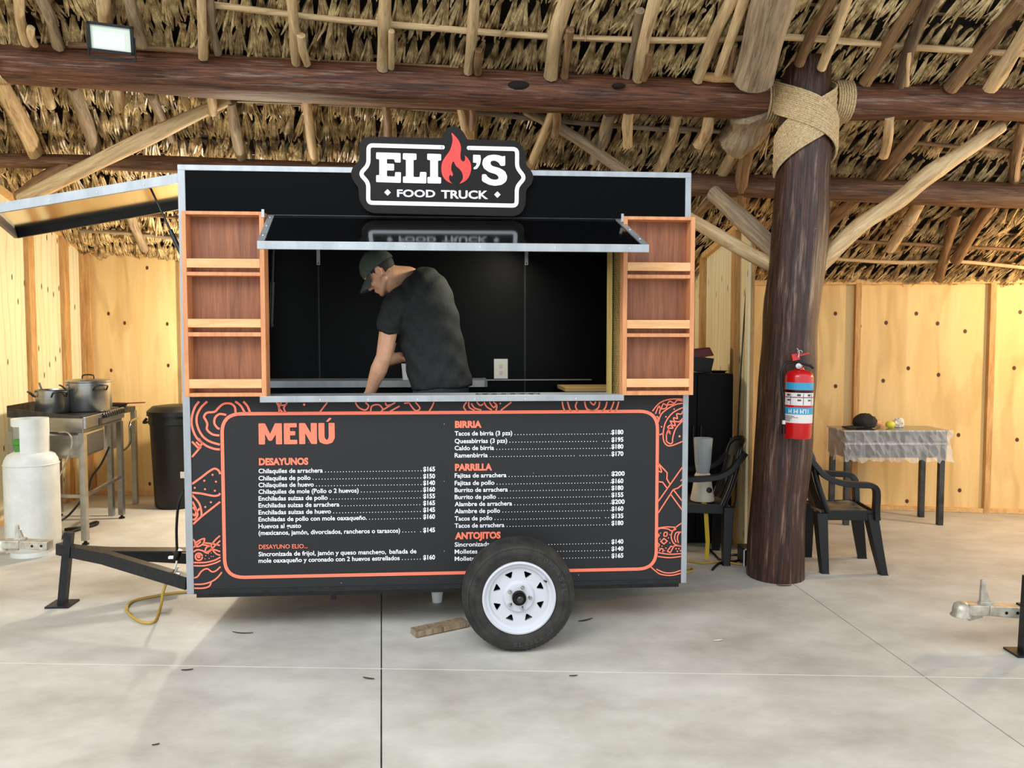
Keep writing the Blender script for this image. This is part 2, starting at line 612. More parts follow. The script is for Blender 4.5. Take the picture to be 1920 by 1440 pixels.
M['paper'] = mat('crumpled_paper', srgb(222, 216, 200), 0.7)
M['board_wood'] = wood('cutting_board', srgb(190, 150, 90), srgb(214, 178, 118), None, (3, 40, 40), 0.5, 0.08)
M['straw'] = mat('dry_scrap', srgb(70, 54, 36), 0.8)
M['lip'] = mat('lip_skin', srgb(168, 104, 90), 0.5)
M['knot'] = mat('knot_hollow', srgb(26, 16, 11), 0.9)
M['eye'] = mat('eye_dark', srgb(30, 20, 16), 0.3)


def text_mb(body, x0, x1, zbase, cap, y, bold=0.02, into=None, flip=False):
    """flat text in the xz plane facing -y, fitted to x0..x1 and the given cap height"""
    c = bpy.data.curves.new('lettering', 'FONT')
    c.body = body
    c.offset = bold
    c.resolution_u = 3
    o = bpy.data.objects.new('lettering', c)
    me = bpy.data.meshes.new_from_object(o)
    xs = [v.co.x for v in me.vertices]
    a, b = min(xs), max(xs)
    s = cap / 0.70
    k = (x1 - x0) / (b - a) if x1 is not None else s
    mb = into or MB()
    mb.add([(x0 + (v.co.x - a) * k, y, zbase + v.co.y * s) for v in me.vertices], [tuple(p.vertices) for p in me.polygons])
    bpy.data.objects.remove(o)
    bpy.data.curves.remove(c)
    bpy.data.meshes.remove(me)
    return mb


def log(name, pts, rr, m, parent=None, n=12, seed=0, wob=0.06, label=None, cat=None, group=None, sub=4):
    """a tapering, slightly crooked pole through world points; grain runs along its own axis"""
    rnd = random.Random(seed)
    pts = [Vector(p) for p in pts]
    if not isinstance(rr, (list, tuple)):
        rr = [rr] * len(pts)
    d = (pts[-1] - pts[0]).normalized()
    q = Vector((0, 0, 1)).rotation_difference(d)
    Mw = Matrix.LocRotScale(pts[0], q, None)
    inv = Mw.inverted()
    lp = [tuple(inv @ p) + (r,) for p, r in zip(pts, rr)]
    if len(lp) == 2:
        a, b = lp
        rm = (a[3] + b[3]) / 2
        mid = tuple((a[i] + b[i]) / 2 + (rnd.uniform(-1, 1) * rm * 0.55 if i < 2 else 0) for i in range(3)) + (rm,)
        lp = [a, mid, b]
    sm = smoothline(lp, sub)
    mb = MB()
    ph = [rnd.uniform(0, 6.28) for _ in range(4)]
    mb.tube([p[:3] for p in sm], [p[3] for p in sm], n)
    for i in range(len(sm)):
        c = Vector(sm[i][:3])
        for k in range(n):
            v = mb.v[i * n + k]
            a = 2 * PI * k / n
            f = 1 + wob * (math.sin(2 * a + ph[0] + i * 0.5) * 0.6 + math.sin(3 * a + ph[1] - i * 0.9) * 0.5 + math.sin(i * 1.3 + ph[2]) * 0.5)
            mb.v[i * n + k] = c + (v - c) * f
    o = put(name, mb, m, parent, smooth=50, world=Mw)
    if label:
        tag(o, label, cat, group)
    return o

# ------------------------------------------------------------------ floor: poured slabs with joints
floor = put('floor', MB().box(-12, 12, -6, 15, -0.3, -0.012), M['joint'], kind='structure')


def ln(a, b):
    a, b = Vector(a), Vector(b)
    return (a.x, a.y, b.x, b.y)


jA = (G(715, 1440), G(715, 1120))
jB = (G(1920, 1400), G(1480, 1090))
jC = (G(330, 1248), G(1920, 1272))


def onx(j, y):
    t = (y - j[0].y) / (j[1].y - j[0].y)
    return j[0].x + (j[1].x - j[0].x) * t


def crossing(j, k):
    x = onx(j, 4)
    for _ in range(6):
        t = (x - k[0].x) / (k[1].x - k[0].x)
        y = k[0].y + (k[1].y - k[0].y) * t
        x = onx(j, y)
    return x, y


def cy(x):
    return jC[0].y + (jC[1].y - jC[0].y) * (x - jC[0].x) / (jC[1].x - jC[0].x)


xa, ya = crossing(jA, jC)
xb, yb = crossing(jB, jC)
g, gc = 0.0035, 0.0012
YN, YF = -5.5, 14.5
for poly in ([(-11.8, YN), (onx(jA, YN) - g, YN), (xa - g, ya - gc), (-11.8, cy(-11.8) - gc)],
             [(onx(jA, YN) + g, YN), (onx(jB, YN) - g, YN), (xb - g, yb - gc), (xa + g, ya - gc)],
             [(onx(jB, YN) + g, YN), (11.8, YN), (11.8, cy(11.8) - gc), (xb + g, yb - gc)],
             [(-11.8, cy(-11.8) + gc), (xa - g, ya + gc), (onx(jA, YF) - g, YF), (-11.8, YF)],
             [(xa + g, ya + gc), (xb - g, yb + gc), (onx(jB, YF) - g, YF), (onx(jA, YF) + g, YF)],
             [(xb + g, yb + gc), (11.8, cy(11.8) + gc), (11.8, YF), (onx(jB, YF) + g, YF)]):
    mb = MB()
    n = len(poly)
    mb.add([(x, y, -0.02) for x, y in poly] + [(x, y, 0.0) for x, y in poly],
           [tuple(range(n - 1, -1, -1)), tuple(range(n, 2 * n))] + [(i, (i + 1) % n, n + (i + 1) % n, n + i) for i in range(n)])
    put('concrete_slab', mb, M['concrete'], floor)

q0, q1 = Vector((-11.0, cy(-11.0), 0)), Vector((11.0, cy(11.0), 0))
put('joint_line', MB().beam(q0, q1, 0.0045, 0.0014), M['joint_pale'], floor)

# ------------------------------------------------------------------ walls of the plywood booths


def wall(name, a, b, za, zb, panels, battens, m, thick=0.018, toward=(0, -1), mb_trim=True, bw=0.055, base=True):
    """vertical plywood wall from a to b (xy); panels / battens are fractions along it; za, zb top heights"""
    a, b = Vector((a[0], a[1], 0)), Vector((b[0], b[1], 0))
    d = b - a
    nrm = Vector((toward[0], toward[1], 0)).normalized()

    def quad(t0, t1, z0, zt, o0, o1):
        mb = MB()
        p0, p1 = a + d * t0, a + d * t1
        z00, z11 = zt(t0), zt(t1)
        vs = []
        for o in (o0, o1):
            vs += [p0 + nrm * o + Vector((0, 0, z0)), p1 + nrm * o + Vector((0, 0, z0)), p1 + nrm * o + Vector((0, 0, z11)), p0 + nrm * o + Vector((0, 0, z00))]
        mb.add(vs, [(0, 3, 2, 1), (4, 5, 6, 7), (0, 1, 5, 4), (1, 2, 6, 5), (2, 3, 7, 6), (3, 0, 4, 7)])
        return mb
    top = lambda t: za + (zb - za) * t
    w = put(name, quad(0, 1, 0.0, lambda t: top(t) - 0.02, -0.04, -0.012), M['batten'], kind='structure')
    L = d.length
    for i in range(len(panels) - 1):
        e = 0.002 / L
        put('plywood_panel', quad(panels[i] + e, panels[i + 1] - e, 0.0, top, -0.012, thick - 0.012), m, w)
    for t in battens:
        put('batten', quad(t - bw / 2 / L, t + bw / 2 / L, 0.0, lambda q: top(q) - 0.03, thick - 0.012, thick + 0.035), M['batten'], w)
    if mb_trim:
        mbq = MB()
        p0, p1 = a + nrm * 0.025, b + nrm * 0.025
        mbq.beam(p0 + Vector((0, 0, za - 0.02)), p1 + Vector((0, 0, zb - 0.02)), 0.05, 0.05)
        put('top_rail', mbq, M['trimwood'], w)
    if base:
        mbq = MB()
        mbq.beam(a + nrm * 0.02 + Vector((0, 0, 0.022)), b + nrm * 0.02 + Vector((0, 0, 0.022)), 0.05, 0.04)
        put('bottom_rail', mbq, M['trimwood'], w)
    return w


CL = P(165, 900, 8.77)
CL = (CL.x, CL.y)
CM = (1.95 * K, 8.2 * K)
# back wall of the left booth
wall('wall_back', (CL[0], CL[1]), CM, 2.60, 2.36, [0, 0.195, 0.39, 0.58, 0.78, 1.0], [0.012, 0.175, 0.39, 0.58], M['ply_warm'])
# left side wall, its top following the roof
LW1 = (CL[0], 4.2 * K)
ztop = lambda y: 2.60 + 0.29 * (CL[1] - y)
fr = lambda px: (CL[1] - ((CL[0]) * FPX / (px - 960))) / (CL[1] - LW1[1])
wall('wall_left', CL, LW1, 2.60, ztop(LW1[1]), [0, fr(118), fr(57), fr(-60), fr(-330), 1.0],
     [0.006, fr(120), fr(55), fr(-80), fr(-350)], M['ply_pale'], toward=(1, 0), bw=0.09)
# partition between the booths
PE = (1.95 * K, 6.35 * K)
fm = lambda px: (8.2 * K - (1.95 * K * FPX / (px - 960))) / (8.2 * K - 6.35 * K)
wall('wall_middle', CM, PE, 2.40, 2.56, [0, fm(1335), fm(1388), 1.0], [fm(1322), fm(1384)], M['ply_pale'], toward=(-1, 0), bw=0.09)
# back wall of the right booth
R0 = Vector((1.95, 8.25)) * K
R1 = Vector((8.2, 7.29)) * K
rx = lambda px: ((lambda q: (q - R0.x) / (R1.x - R0.x))(
    (lambda t: t)(R0.x + (R1.x - R0.x) * (R0.y * (px - 960) / FPX - R0.x) / ((R1.x - R0.x) - (R1.y - R0.y) * (px - 960) / FPX))))
wall('wall_right', (R0.x, R0.y), (R1.x, R1.y), 2.22, 2.20, [0, rx(1603), rx(1855), rx(2100), 1.0], [rx(1603), rx(1853), rx(2100)], M['ply_warm'], bw=0.05)

# ------------------------------------------------------------------ thatched roof
EL, ER = P(165, 468, 8.75), P(1570, 515, 7.95)
BL, BR = P(0, 75, 5.6), P(1920, 150, 5.7)


def roof(u, t, off=0.0):
    p = (EL.lerp(ER, u)).lerp(BL.lerp(BR, u), t)
    if off:
        p = p + roof_n(u, t) * off
    return p


def roof_frame(u, t):
    dn = (EL.lerp(ER, u) - BL.lerp(BR, u)).normalized()
    la = ((ER - EL).lerp(BR - BL, t)).normalized()
    n = dn.cross(la)
    if n.z > 0:
        n = -n
    n.normalize()
    return dn, n


def roof_n(u, t):
    return roof_frame(u, t)[1]


def roof_uv(px, py, off=0.0):
    u, t = px / 1920, (500 - py) / 400
    for _ in range(12):
        x, y, w = proj(roof(u, t, off))
        e = 1e-3
        xu, yu, _w = proj(roof(u + e, t, off))
        xt, yt, _w = proj(roof(u, t + e, off))
        a, b, c, d = (xu - x) / e, (xt - x) / e, (yu - y) / e, (yt - y) / e
        D = a * d - b * c
        if abs(D) < 1e-6:
            break
        ex, ey = px - x, py - y
        u += max(-0.3, min(0.3, (ex * d - b * ey) / D))
        t += max(-0.3, min(0.3, (a * ey - c * ex) / D))
        u, t = max(-1.2, min(2.4, u)), max(-0.3, min(2.0, t))
    return u, t


def on_roof(px, py, off=0.0):
    u, t = roof_uv(px, py, off)
    return roof(u, t, off)


U0, U1, T0, T1 = -0.42, 1.75, -0.14, 1.95
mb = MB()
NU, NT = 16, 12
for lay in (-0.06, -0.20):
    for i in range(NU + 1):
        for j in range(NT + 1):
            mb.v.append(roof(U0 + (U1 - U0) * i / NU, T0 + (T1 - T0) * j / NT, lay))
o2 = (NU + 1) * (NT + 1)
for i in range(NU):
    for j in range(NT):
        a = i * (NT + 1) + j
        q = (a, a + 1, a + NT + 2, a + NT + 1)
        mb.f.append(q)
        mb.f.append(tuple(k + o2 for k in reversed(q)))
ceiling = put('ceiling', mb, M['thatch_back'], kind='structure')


def leaf_mesh(seed):
    """one folded palm leaf, unit length: stalk end, then a fan of pleated strips. x lateral, y down-slope, z into the room"""
    r = random.Random(seed)
    mb = MB()
    a = r.uniform(-0.03, 0.03)
    w = r.uniform(0.02, 0.032)
    e = r.uniform(-0.10, -0.04)
    mb.add([(a - w * 1.5, e, 0.10), (a + w * 1.5, e - .02, 0.09), (w, 0.14, 0.05), (-w, 0.14, 0.05),
            (a - w * 1.5, e, 0.05), (a + w * 1.5, e - .02, 0.04), (w, 0.14, 0.0), (-w, 0.14, 0.0)],
           [(0, 1, 2, 3), (7, 6, 5, 4), (0, 4, 5, 1), (1, 5, 6, 2), (2, 6, 7, 3), (3, 7, 4, 0)])
    n = r.choice((6, 7, 8))
    spread = math.radians(r.uniform(8, 17))
    lean = r.uniform(-0.10, 0.10)
    for k in range(n):
        q = (k / (n - 1)) * 2 - 1
        ang = q * spread + r.uniform(-0.05, 0.05) + lean
        L = (1 - 0.10 * q * q) * r.uniform(0.80, 1.06)
        z = r.uniform(-0.04, 0.06)
        fold = r.uniform(0.02, 0.042) * r.choice((1, 1, -1))
        wd = r.uniform(0.85, 1.25)
        prev = None
        curl = r.uniform(-0.07, 0.07)
        for s, hw in ((0.0, 0.012), (0.3, 0.026), (0.7, 0.036), (1.0, 0.011)):
            aa = ang * (0.5 + 0.5 * s) + curl * s * s
            cx = q * 0.035 + math.sin(aa) * L * s
            cz = 0.03 + z * s + 0.17 * s - 0.05 * s * s + 0.05 * math.sin(s * 3) * (1 - q * q)
            yy = 0.05 + math.cos(aa) * (L - 0.05) * s
            tri = [(cx - hw * wd, yy, cz), (cx, yy, cz + fold * (1 if s < 1 else 0.3)), (cx + hw * wd, yy, cz)]
            o = len(mb.v)
            mb.v.extend(Vector(v) for v in tri)
            if prev is not None:
                mb.f.append((prev, o, o + 1, prev + 1))
                mb.f.append((prev + 1, o + 1, o + 2, prev + 2))
            prev = o
    return mb


LV = [leaf_mesh(100 + i) for i in range(11)]
LM = []
for l in LV:
    me = l.mesh('palm_leaf')
    me.materials.append(M['leaf'])
    LM.append(me)
rnd = random.Random(3)
spots = []
i = 0
t = -0.12
while t < 1.8:
    u = U0 + rnd.uniform(0, 0.01)
    wid = ((ER - EL).lerp(BR - BL, t)).length
    ph = rnd.uniform(0, 6)
    while u < U1:
        tt = t + rnd.uniform(-0.013, 0.013) + 0.012 * math.sin(u * 9 + ph)
        p = roof(u, tt)
        x, y, w = proj(p)
        inview = -800 < x < 2800 and -500 < y < 760 and w > 0.5
        if inview:
            dn, nn = roof_frame(u, tt)
            la = dn.cross(nn)
            rot = Matrix((la, dn, nn)).transposed()
            rot = rot @ Matrix.Rotation(rnd.gauss(0, 0.08), 3, 'Z') @ Matrix.Rotation(rnd.gauss(0, 0.06), 3, 'X') @ Matrix.Rotation(rnd.gauss(0, 0.28), 3, 'Y')
            s = 0.1 * (EL.lerp(ER, u) - BL.lerp(BR, u)).length * rnd.uniform(0.93, 1.10)
            s = max(s, 0.25)
            vis = 0 < x < 1920 and 0 < y < 520
            hid = (345 < x < 1290 and y > 315) or (x > 1500 and y > 490) or (y > 80 + x * 0.045 and y < 150 + x * 0.04)
            spots.append((w if vis and not hid else 99 + w, Matrix.LocRotScale(p, rot.to_quaternion(), Vector((s, s, s))), rnd.randrange(11)))
        u += (rnd.uniform(0.062, 0.088)) / wid
    t += 0.1
spots.sort(key=lambda q: q[0])
for w, Mx, k in spots[:300]:
    o = bpy.data.objects.new('palm_leaf', LM[k])
    o.parent = ceiling
    o.matrix_basis = Mx
    COL.objects.link(o)
mb = MB()
for w, Mx, k in spots[300:]:
    mb.add([Mx @ v for v in LV[k].v], LV[k].f)
put('thatch', mb, M['leaf'], ceiling, kind='stuff')

# thin laths that carry the leaves
for i in range(16):
    tt = -0.09 + 0.1 * i
    pts = [roof(-0.4 + 2.1 * k / 8, tt + 0.012 * math.sin(k * 2.1 + i), 0.012) for k in range(9)]
    log('lath', pts, 0.010, M['pole_brown'], ceiling, n=6, seed=i, sub=2)
for i, (pl, r, m) in enumerate([
        ([(392, 8), (640, 38), (880, 58), (1060, 70), (1280, 76), (1480, 70), (1700, 88), (1925, 102)], 0.021, 'pole_pale'),
        ([(400, 186), (640, 195), (860, 208), (1060, 228), (1180, 238), (1290, 246)], 0.019, 'pole_grey'),
        ([(130, 85), (250, 88), (380, 97)], 0.02, 'pole_brown'),
        ([(400, 106), (560, 115), (720, 121), (860, 128)], 0.017, 'pole_brown'),
        ([(1670, 264), (1800, 275), (1930, 286)], 0.016, 'pole_brown'),
        ([(1240, 238), (1340, 246), (1420, 250)], 0.017, 'pole_grey'),
        ([(1545, 484), (1680, 492), (1790, 490), (1930, 503)], 0.017, 'pole_pale'),
        ([(1590, 452), (1720, 458), (1930, 470)], 0.016, 'pole_brown'),
        ([(150, 432), (240, 437), (340, 448)], 0.022, 'pole_grey'),
        ([(255, 403), (345, 410)], 0.018, 'pole_brown')]):
    log('purlin', [on_roof(x, y, 0.075) for x, y in pl], r, M[m], ceiling, n=8, seed=40 + i)

RAFT = [  # pixel ends, radius in pixels, wood, depth into the room
    (36, -20, 50, 82, 9, 'pole_pale', .13), (58, 52, 66, 84, 7, 'pole_pale', .16), (70, -20, 110, 88, 11, 'pole_grey', .12),
    (196, -20, 199, 44, 13, 'pole_pale', .08), (238, -20, 267, 84, 12, 'pole_grey', .12), (377, -12, 381, 108, 9, 'pole_pale', .15),
    (393, -10, 409, 100, 8, 'pole_grey', .11), (546, -12, 556, 118, 10, 'pole_pale', .13), (564, 66, 576, 120, 8, 'pole_pale', .16),
    (723, -12, 718, 128, 12, 'pole_pale', .14), (734, 58, 734, 128, 6, 'pole_pale', .16), (890, -12, 878, 134, 10, 'pole_pale', .14),
    (897, 94, 896, 136, 8, 'pole_brown', .16), (1066, -14, 1033, 142, 15, 'pole_pale', .14), (1069, 56, 1058, 144, 8, 'pole_brown', .17),
    (1232, -12, 1196, 148, 12, 'pole_pale', .14), (1217, 98, 1206, 148, 8, 'pole_brown', .17), (1200, 20, 1172, 150, 9, 'pole_grey', .09),
    (1378, -12, 1308, 150, 12, 'pole_pale', .11), (1398, -12, 1347, 138, 10, 'pole_pale', .16), (1377, 84, 1366, 140, 6, 'pole_brown', .17),
    (1567, -10, 1498, 120, 11, 'pole_brown', .11), (1592, -12, 1540, 128, 10, 'pole_pale', .16), (1726, -10, 1622, 155, 12, 'pole_brown', .1),
    (1750, -12, 1686, 160, 12, 'pole_dark', .15), (1916, 0, 1782, 166, 15, 'pole_brown', .1), (1934, 40, 1856, 166, 14, 'pole_pale', .15),
    (1705, 96, 1700, 160, 5, 'pole_pale', .16),
    (-4, 148, 88, 348, 15, 'pole_pale', .13), (84, 150, 95, 200, 9, 'pole_pale', .18), (134, 160, 184, 296, 12, 'pole_grey', .11),
    (216, 160, 222, 204, 10, 'pole_pale', .18), (282, 172, 322, 262, 9, 'pole_grey', .1), (394, 170, 398, 212, 9, 'pole_pale', .2),
    (432, 190, 457, 312, 10, 'pole_grey', .12), (574, 180, 590, 302, 9, 'pole_pale', .14), (722, 185, 728, 262, 8, 'pole_brown', .16),
    (866, 192, 880, 262, 12, 'pole_pale', .1), (884, 196, 886, 242, 7, 'pole_brown', .18), (1042, 200, 990, 322, 9, 'pole_pale', .12),
    (1042, 205, 1040, 256, 8, 'pole_brown', .19), (1143, 212, 1114, 302, 12, 'pole_grey', .12), (1179, 208, 1177, 272, 10, 'pole_pale', .18),
    (1270, 212, 1233, 322, 10, 'pole_pale', .12), (1330, 212, 1310, 272, 11, 'pole_pale', .18), (1420, 226, 1384, 388, 14, 'pole_brown', .2),
    (1400, 215, 1352, 330, 12, 'pole_pale', .1), (1582, 216, 1556, 262, 9, 'pole_pale', .12), (1668, 220, 1657, 293, 9, 'pole_pale', .2),
    (1738, 222, 1636, 344, 13, 'pole_brown', .1), (1920, 226, 1900, 346, 10, 'pole_brown', .1), (1604, 372, 1545, 432, 11, 'pole_brown', .1),
    (1728, 372, 1702, 418, 11, 'pole_pale', .2), (1702, 418, 1668, 468, 10, 'pole_pale', .2), (1862, 380, 1792, 490, 10, 'pole_brown', .12),
    (1340, 368, 1303, 408, 9, 'pole_brown', .1), (240, 395, 270, 466, 9, 'pole_grey', .1), (1795, 400, 1760, 524, 9, 'pole_brown', .1)]
for i, (x0, y0, x1, y1, r, m, off) in enumerate(RAFT):
    a, b = on_roof(x0, y0, off), on_roof(x1, y1, off)
    ra, rb = r * proj(a)[2] / FPX, r * proj(b)[2] / FPX
    log('rafter', [a, b], [ra, rb * 0.93], M[m], ceiling, n=9, seed=200 + i, wob=0.09)
# two heavy hip logs of the roof frame
log('rafter', [on_roof(1476, -80, .2), on_roof(1446, 20, .2), on_roof(1412, 146, .2)], [0.125, 0.13, 0.128], M['pole_grey'], ceiling, n=14, seed=301)
log('rafter', [on_roof(1404, 200, .14), on_roof(1374, 268, .14)], [0.145, 0.14], M['pole_grey'], ceiling, n=14, seed=302)

# ------------------------------------------------------------------ main beam, second beam, post, braces
tag(log('log_beam', [P(-60, 112, 5.62), P(150, 126, 5.63), P(420, 144, 5.65), P(720, 160, 5.68), P(960, 170, 5.7), P(1250, 181, 5.74), P(1460, 190, 5.78),
                     P(1640, 190, 5.8), P(1800, 190, 5.8), P(2150, 204, 5.82)],
        [0.125, 0.138, 0.142, 0.136, 0.134, 0.125, 0.118, 0.126, 0.122, 0.12], M['log_dark'], n=18, seed=1, wob=0.035),
    'long dark varnished log beam running under the thatch above the food truck', 'beam')
beam = bpy.data.objects['log_beam']
for cx, cy2, r in ((972, 160, 0.03), (1160, 161, 0.018)):
    c = P(cx, cy2, 5.565)
    put('knot_hollow', MB().ball(c, (r * 2.6, 0.022, r), 14, 8), M['knot'], beam, smooth=60)
put('rope_wrap', (lambda q: [q.tube([P(-14 + 5 * k, 114, 5.62) + Vector((0, math.sin(a) * 0.143, math.cos(a) * 0.143)) for a in [2 * PI * j / 16 for j in range(16)]], 0.009, 5, closed=True) for k in range(6)][-1])(MB()), M['rope'], beam, smooth=70)
tag(log('log_beam', [on_roof(-40, 300, .17), on_roof(200, 305, .17), on_roof(420, 312, .17), on_roof(800, 330, .17), on_roof(1250, 345, .17), on_roof(1500, 352, .17), on_roof(1750, 362, .17), on_roof(2050, 372, .17)],
        [0.055, 0.06, 0.07, 0.08, 0.085, 0.092, 0.098, 0.095], M['log_brown'], n=14, seed=2, wob=0.05),
    'thinner brown log beam low at the back, crossing behind the post', 'beam')
post = log('log_post', [P(1453, 1086, 5.64), P(1458, 960, 5.64), P(1470, 820, 5.64), P(1477, 690, 5.64), P(1483, 590, 5.64), P(1496, 480, 5.64), P(1506, 330, 5.64), P(1509, 220, 5.64), P(1513, 116, 5.64)],
           [0.196, 0.186, 0.186, 0.184, 0.182, 0.182, 0.172, 0.17, 0.152], M['post_dark'], n=22, seed=5, wob=0.03)
tag(post, 'thick dark tree trunk post wrapped in jute rope at the top', 'post')


def post_c(z):
    a, b = P(1453, 1086, 5.64), P(1513, 116, 5.64)
    ys = [(p.z, p.x, p.y) for p in (P(1453, 1086, 5.64), P(1470, 820, 5.64), P(1483, 590, 5.64), P(1496, 480, 5.64), P(1506, 330, 5.64), P(1513, 116, 5.64))]
    for (z0, x0, y0), (z1, x1, y1) in zip(ys, ys[1:]):
        if z <= z1:
            t = (z - z0) / (z1 - z0)
            return Vector((x0 + (x1 - x0) * t, y0 + (y1 - y0) * t, z))
    return Vector((ys[-1][1], ys[-1][2], z))


def rope_band(za, zb, width, n, r0, a0=-105, a1=105):
    mb = MB()
    for k in range(n):
        f = k / (n - 1) - 0.5
        pts = []
        for i in range(15):
            q = i / 14
            an = math.radians(a0 + (a1 - a0) * q)
            z = za + (zb - za) * q + f * width + 0.03 * math.sin(q * PI) * 0
            c = post_c(z)
            R = r0 + 0.003 * ((k * 7) % 3)
            pts.append(c + Vector((math.sin(an) * R, -math.cos(an) * R, 0)))
        mb.tube(pts, width / n * 0.62, 6)
    return mb


zt = P(1500, 150, 5.5).z
put('rope_band', rope_band(P(0, 290, 5.55).z, P(0, 175, 5.55).z, 0.24, 18, 0.186), M['rope'], post, smooth=70)
put('rope_band', rope_band(P(0, 168, 5.55).z, P(0, 270, 5.55).z, 0.20, 16, 0.202), M['rope'], post, smooth=70)
for x0, x1 in ((1434, 1466), (1560, 1588)):
    mb = MB()
    for k in range(7):
        cx = x0 + (x1 - x0) * k / 6
        ctr = P(cx, 190, 5.79)
        mb.tube([ctr + Vector((0, math.sin(a) * 0.138, math.cos(a) * 0.138)) for a in [2 * PI * q / 16 for q in range(16)]], 0.009, 5, closed=True)
    put('rope_wrap', mb, M['rope'], post, smooth=70)

tag(log('brace_pole', [P(40, 374, 6.35), P(200, 296, 6.2), P(330, 232, 6.05), P(432, 186, 5.95)], [0.05, 0.058, 0.05, 0.035], M['pole_pale'], n=12, seed=11),
    'split diagonal brace pole at the upper left, above the raised hatch', 'pole')
tag(log('brace_pole', [P(40, 372, 6.9), P(95, 340, 6.8), P(140, 312, 6.75)], [0.075, 0.095, 0.08], M['pole_brown'], n=12, seed=12),
    'short thick brown pole end by the left plywood wall, behind the diagonal brace', 'pole')
tag(log('brace_pole', [P(985, 205, 6.0), P(1085, 262, 6.2), P(1200, 345, 6.45)], [0.04, 0.042, 0.045], M['pole_grey'], n=10, seed=13),
    'weathered diagonal pole sloping down behind the truck roof, right of the flame sign', 'pole')
tag(log('brace_pole', [P(1536, 500, 5.6), P(1610, 425, 5.68), P(1690, 372, 5.75), P(1745, 325, 5.8), P(1800, 290, 5.86), P(1876, 238, 5.95)], [0.05, 0.055, 0.058, 0.062, 0.05, 0.048],
        M['pole_pale'], n=12, seed=14),
    'long pale peeled brace rising right from the post toward the beam', 'pole')
tag(log('brace_pole', [P(1290, 408, 6.15), P(1380, 462, 5.9), P(1452, 500, 5.72)], [0.048, 0.05, 0.048], M['pole_pale'], n=12, seed=15),
    'lower brace meeting the post from the left, just beside the right shelf', 'pole')
tag(log('brace_pole', [P(1338, 362, 6.4), P(1400, 420, 6.1), P(1460, 476, 5.85)], [0.06, 0.068, 0.066], M['pole_grey'], n=12, seed=16),
    'upper grey brace meeting the post from the left under the second beam', 'pole')
tag(log('wood_offcut', [P(1317, 143, 5.62), P(1382, 146, 5.62)], [0.03, 0.032], M['trimwood'], n=8, seed=17),
    'short pale wood offcut lying on the beam left of the post', 'offcut')

# floodlight on the beam
fl = thing('floodlight', 'square floodlight with black frame standing on the log beam', 'lamp', P(208, 97, 5.2))
c = P(208, 72, 5.12)
w, h = 0.124, 0.082
q = Matrix.Translation(c) @ Matrix.Rotation(math.radians(20), 4, 'Z') @ Matrix.Rotation(math.radians(20), 4, 'X')
mb = MB()
for bx in ((-w, w, -.02, .03, h - .016, h), (-w, w, -.02, .03, -h, -h + .016), (-w, -w + .016, -.02, .03, -h, h), (w - .016, w, -.02, .03, -h, h), (-w, w, .02, .035, -h, h)):
    mb.box(*bx)
put('housing', mb, M['black_plastic'], fl, world=q)
put('lens', MB().box(-w + .015, w - .015, -.008, .0, -h + .015, h - .015), M['glass'], fl, world=q)
put('reflector', MB().box(-w + .03, w - .045, -.0095, -.0075, -h + .022, h - .05), M['white_plastic'], fl, world=q)
put('bracket', MB().box(-w - .008, -w, .0, .03, -h - .03, .02).box(w, w + .008, .0, .03, -h - .03, .02).box(-w, w, .0, .03, -h - .04, -h - .028), M['black_plastic'], fl, world=q)

# ------------------------------------------------------------------ food truck (trailer), built in its own frame:
# x along the serving side, y into the truck, z up; the serving side is the plane y = 0
ANG = math.radians(4.07)
TO = Vector((-1.895 * K, 4.453 * K, 0))
truck = thing('food_truck', 'black food trailer with an orange printed menu, open serving hatch and flame sign', 'food truck', TO, ANG)
TINV = WM[truck].inverted()


def TL(px, py, ly=0.0):
    o = TINV @ CAM
    d = (TINV.to_3x3()) @ ray(px, py)
    k = (ly - o.y) / d.y
    q = o + d * k
    return q.x, q.z


def tl3(p):
    return TINV @ p


def tp(name, mb, m, parent=None, **kw):
    return put(name, mb, m, parent or truck, local=True, **kw)


LX = TL(1288.5, 700)[0]
ZB = (TL(345, 1108)[1] + TL(1283, 1091)[1]) / 2
ZT = (TL(340, 310)[1] + TL(1294, 326)[1]) / 2
W = 1.42
ox0, ox1 = TL(500, 600)[0], TL(1150, 600)[0]
oz0 = TL(820, 741)[1]
oz1 = TL(820, 409)[1]
ZF = 0.40

menu = tp('menu_panel', MB().box(0, LX, 0, .03, ZB, oz0), M['vinyl'])
tp('fascia_panel', MB().box(0, LX, 0, .03, oz1, ZT), M['fascia'])
tp('front_cheek', MB().box(0, ox0, 0, .03, oz0, oz1), M['fascia'])
tp('front_cheek', MB().box(ox1, LX, 0, .03, oz0, oz1), M['fascia'])
tp('end_wall', MB().box(LX - .03, LX, .03, W, ZB, ZT), M['interior'])
tp('end_wall', MB().box(0, .03, .03, W, ZB, 1.25).box(0, .03, .03, .12, 1.25, ZT).box(0, .03, .85, W, 1.25, ZT).box(0, .03, .12, .85, ZT - .08, ZT), M['interior'])
tp('back_wall', MB().box(.03, LX - .03, W - .03, W, ZB, ZT), M['interior'])
tp('truck_roof', MB().box(0.03, LX - .03, .03, W - .03, ZT - .05, ZT - .02), M['interior'])
tp('truck_floor', MB().box(.03, LX - .03, .03, W - .03, ZF - .05, ZF), M['steel_dark'])
tp('chassis', MB().box(.02, LX - .02, .05, .11, ZB - .05, ZB).box(.02, LX - .02, W - .11, W - .05, ZB - .05, ZB).box(.3, .36, .11, W - .11, ZB - .05, ZB)
   .box(1.2, 1.26, .11, W - .11, ZB - .05, ZB).box(LX - .5, LX - .44, .11, W - .11, ZB - .05, ZB), M['black_metal'])
tp('skirt_edge', MB().box(0.02, LX - .02, -.004, .02, ZB - .012, ZB + .012), M['black_metal'])
a = TL(625, 1114, .1)
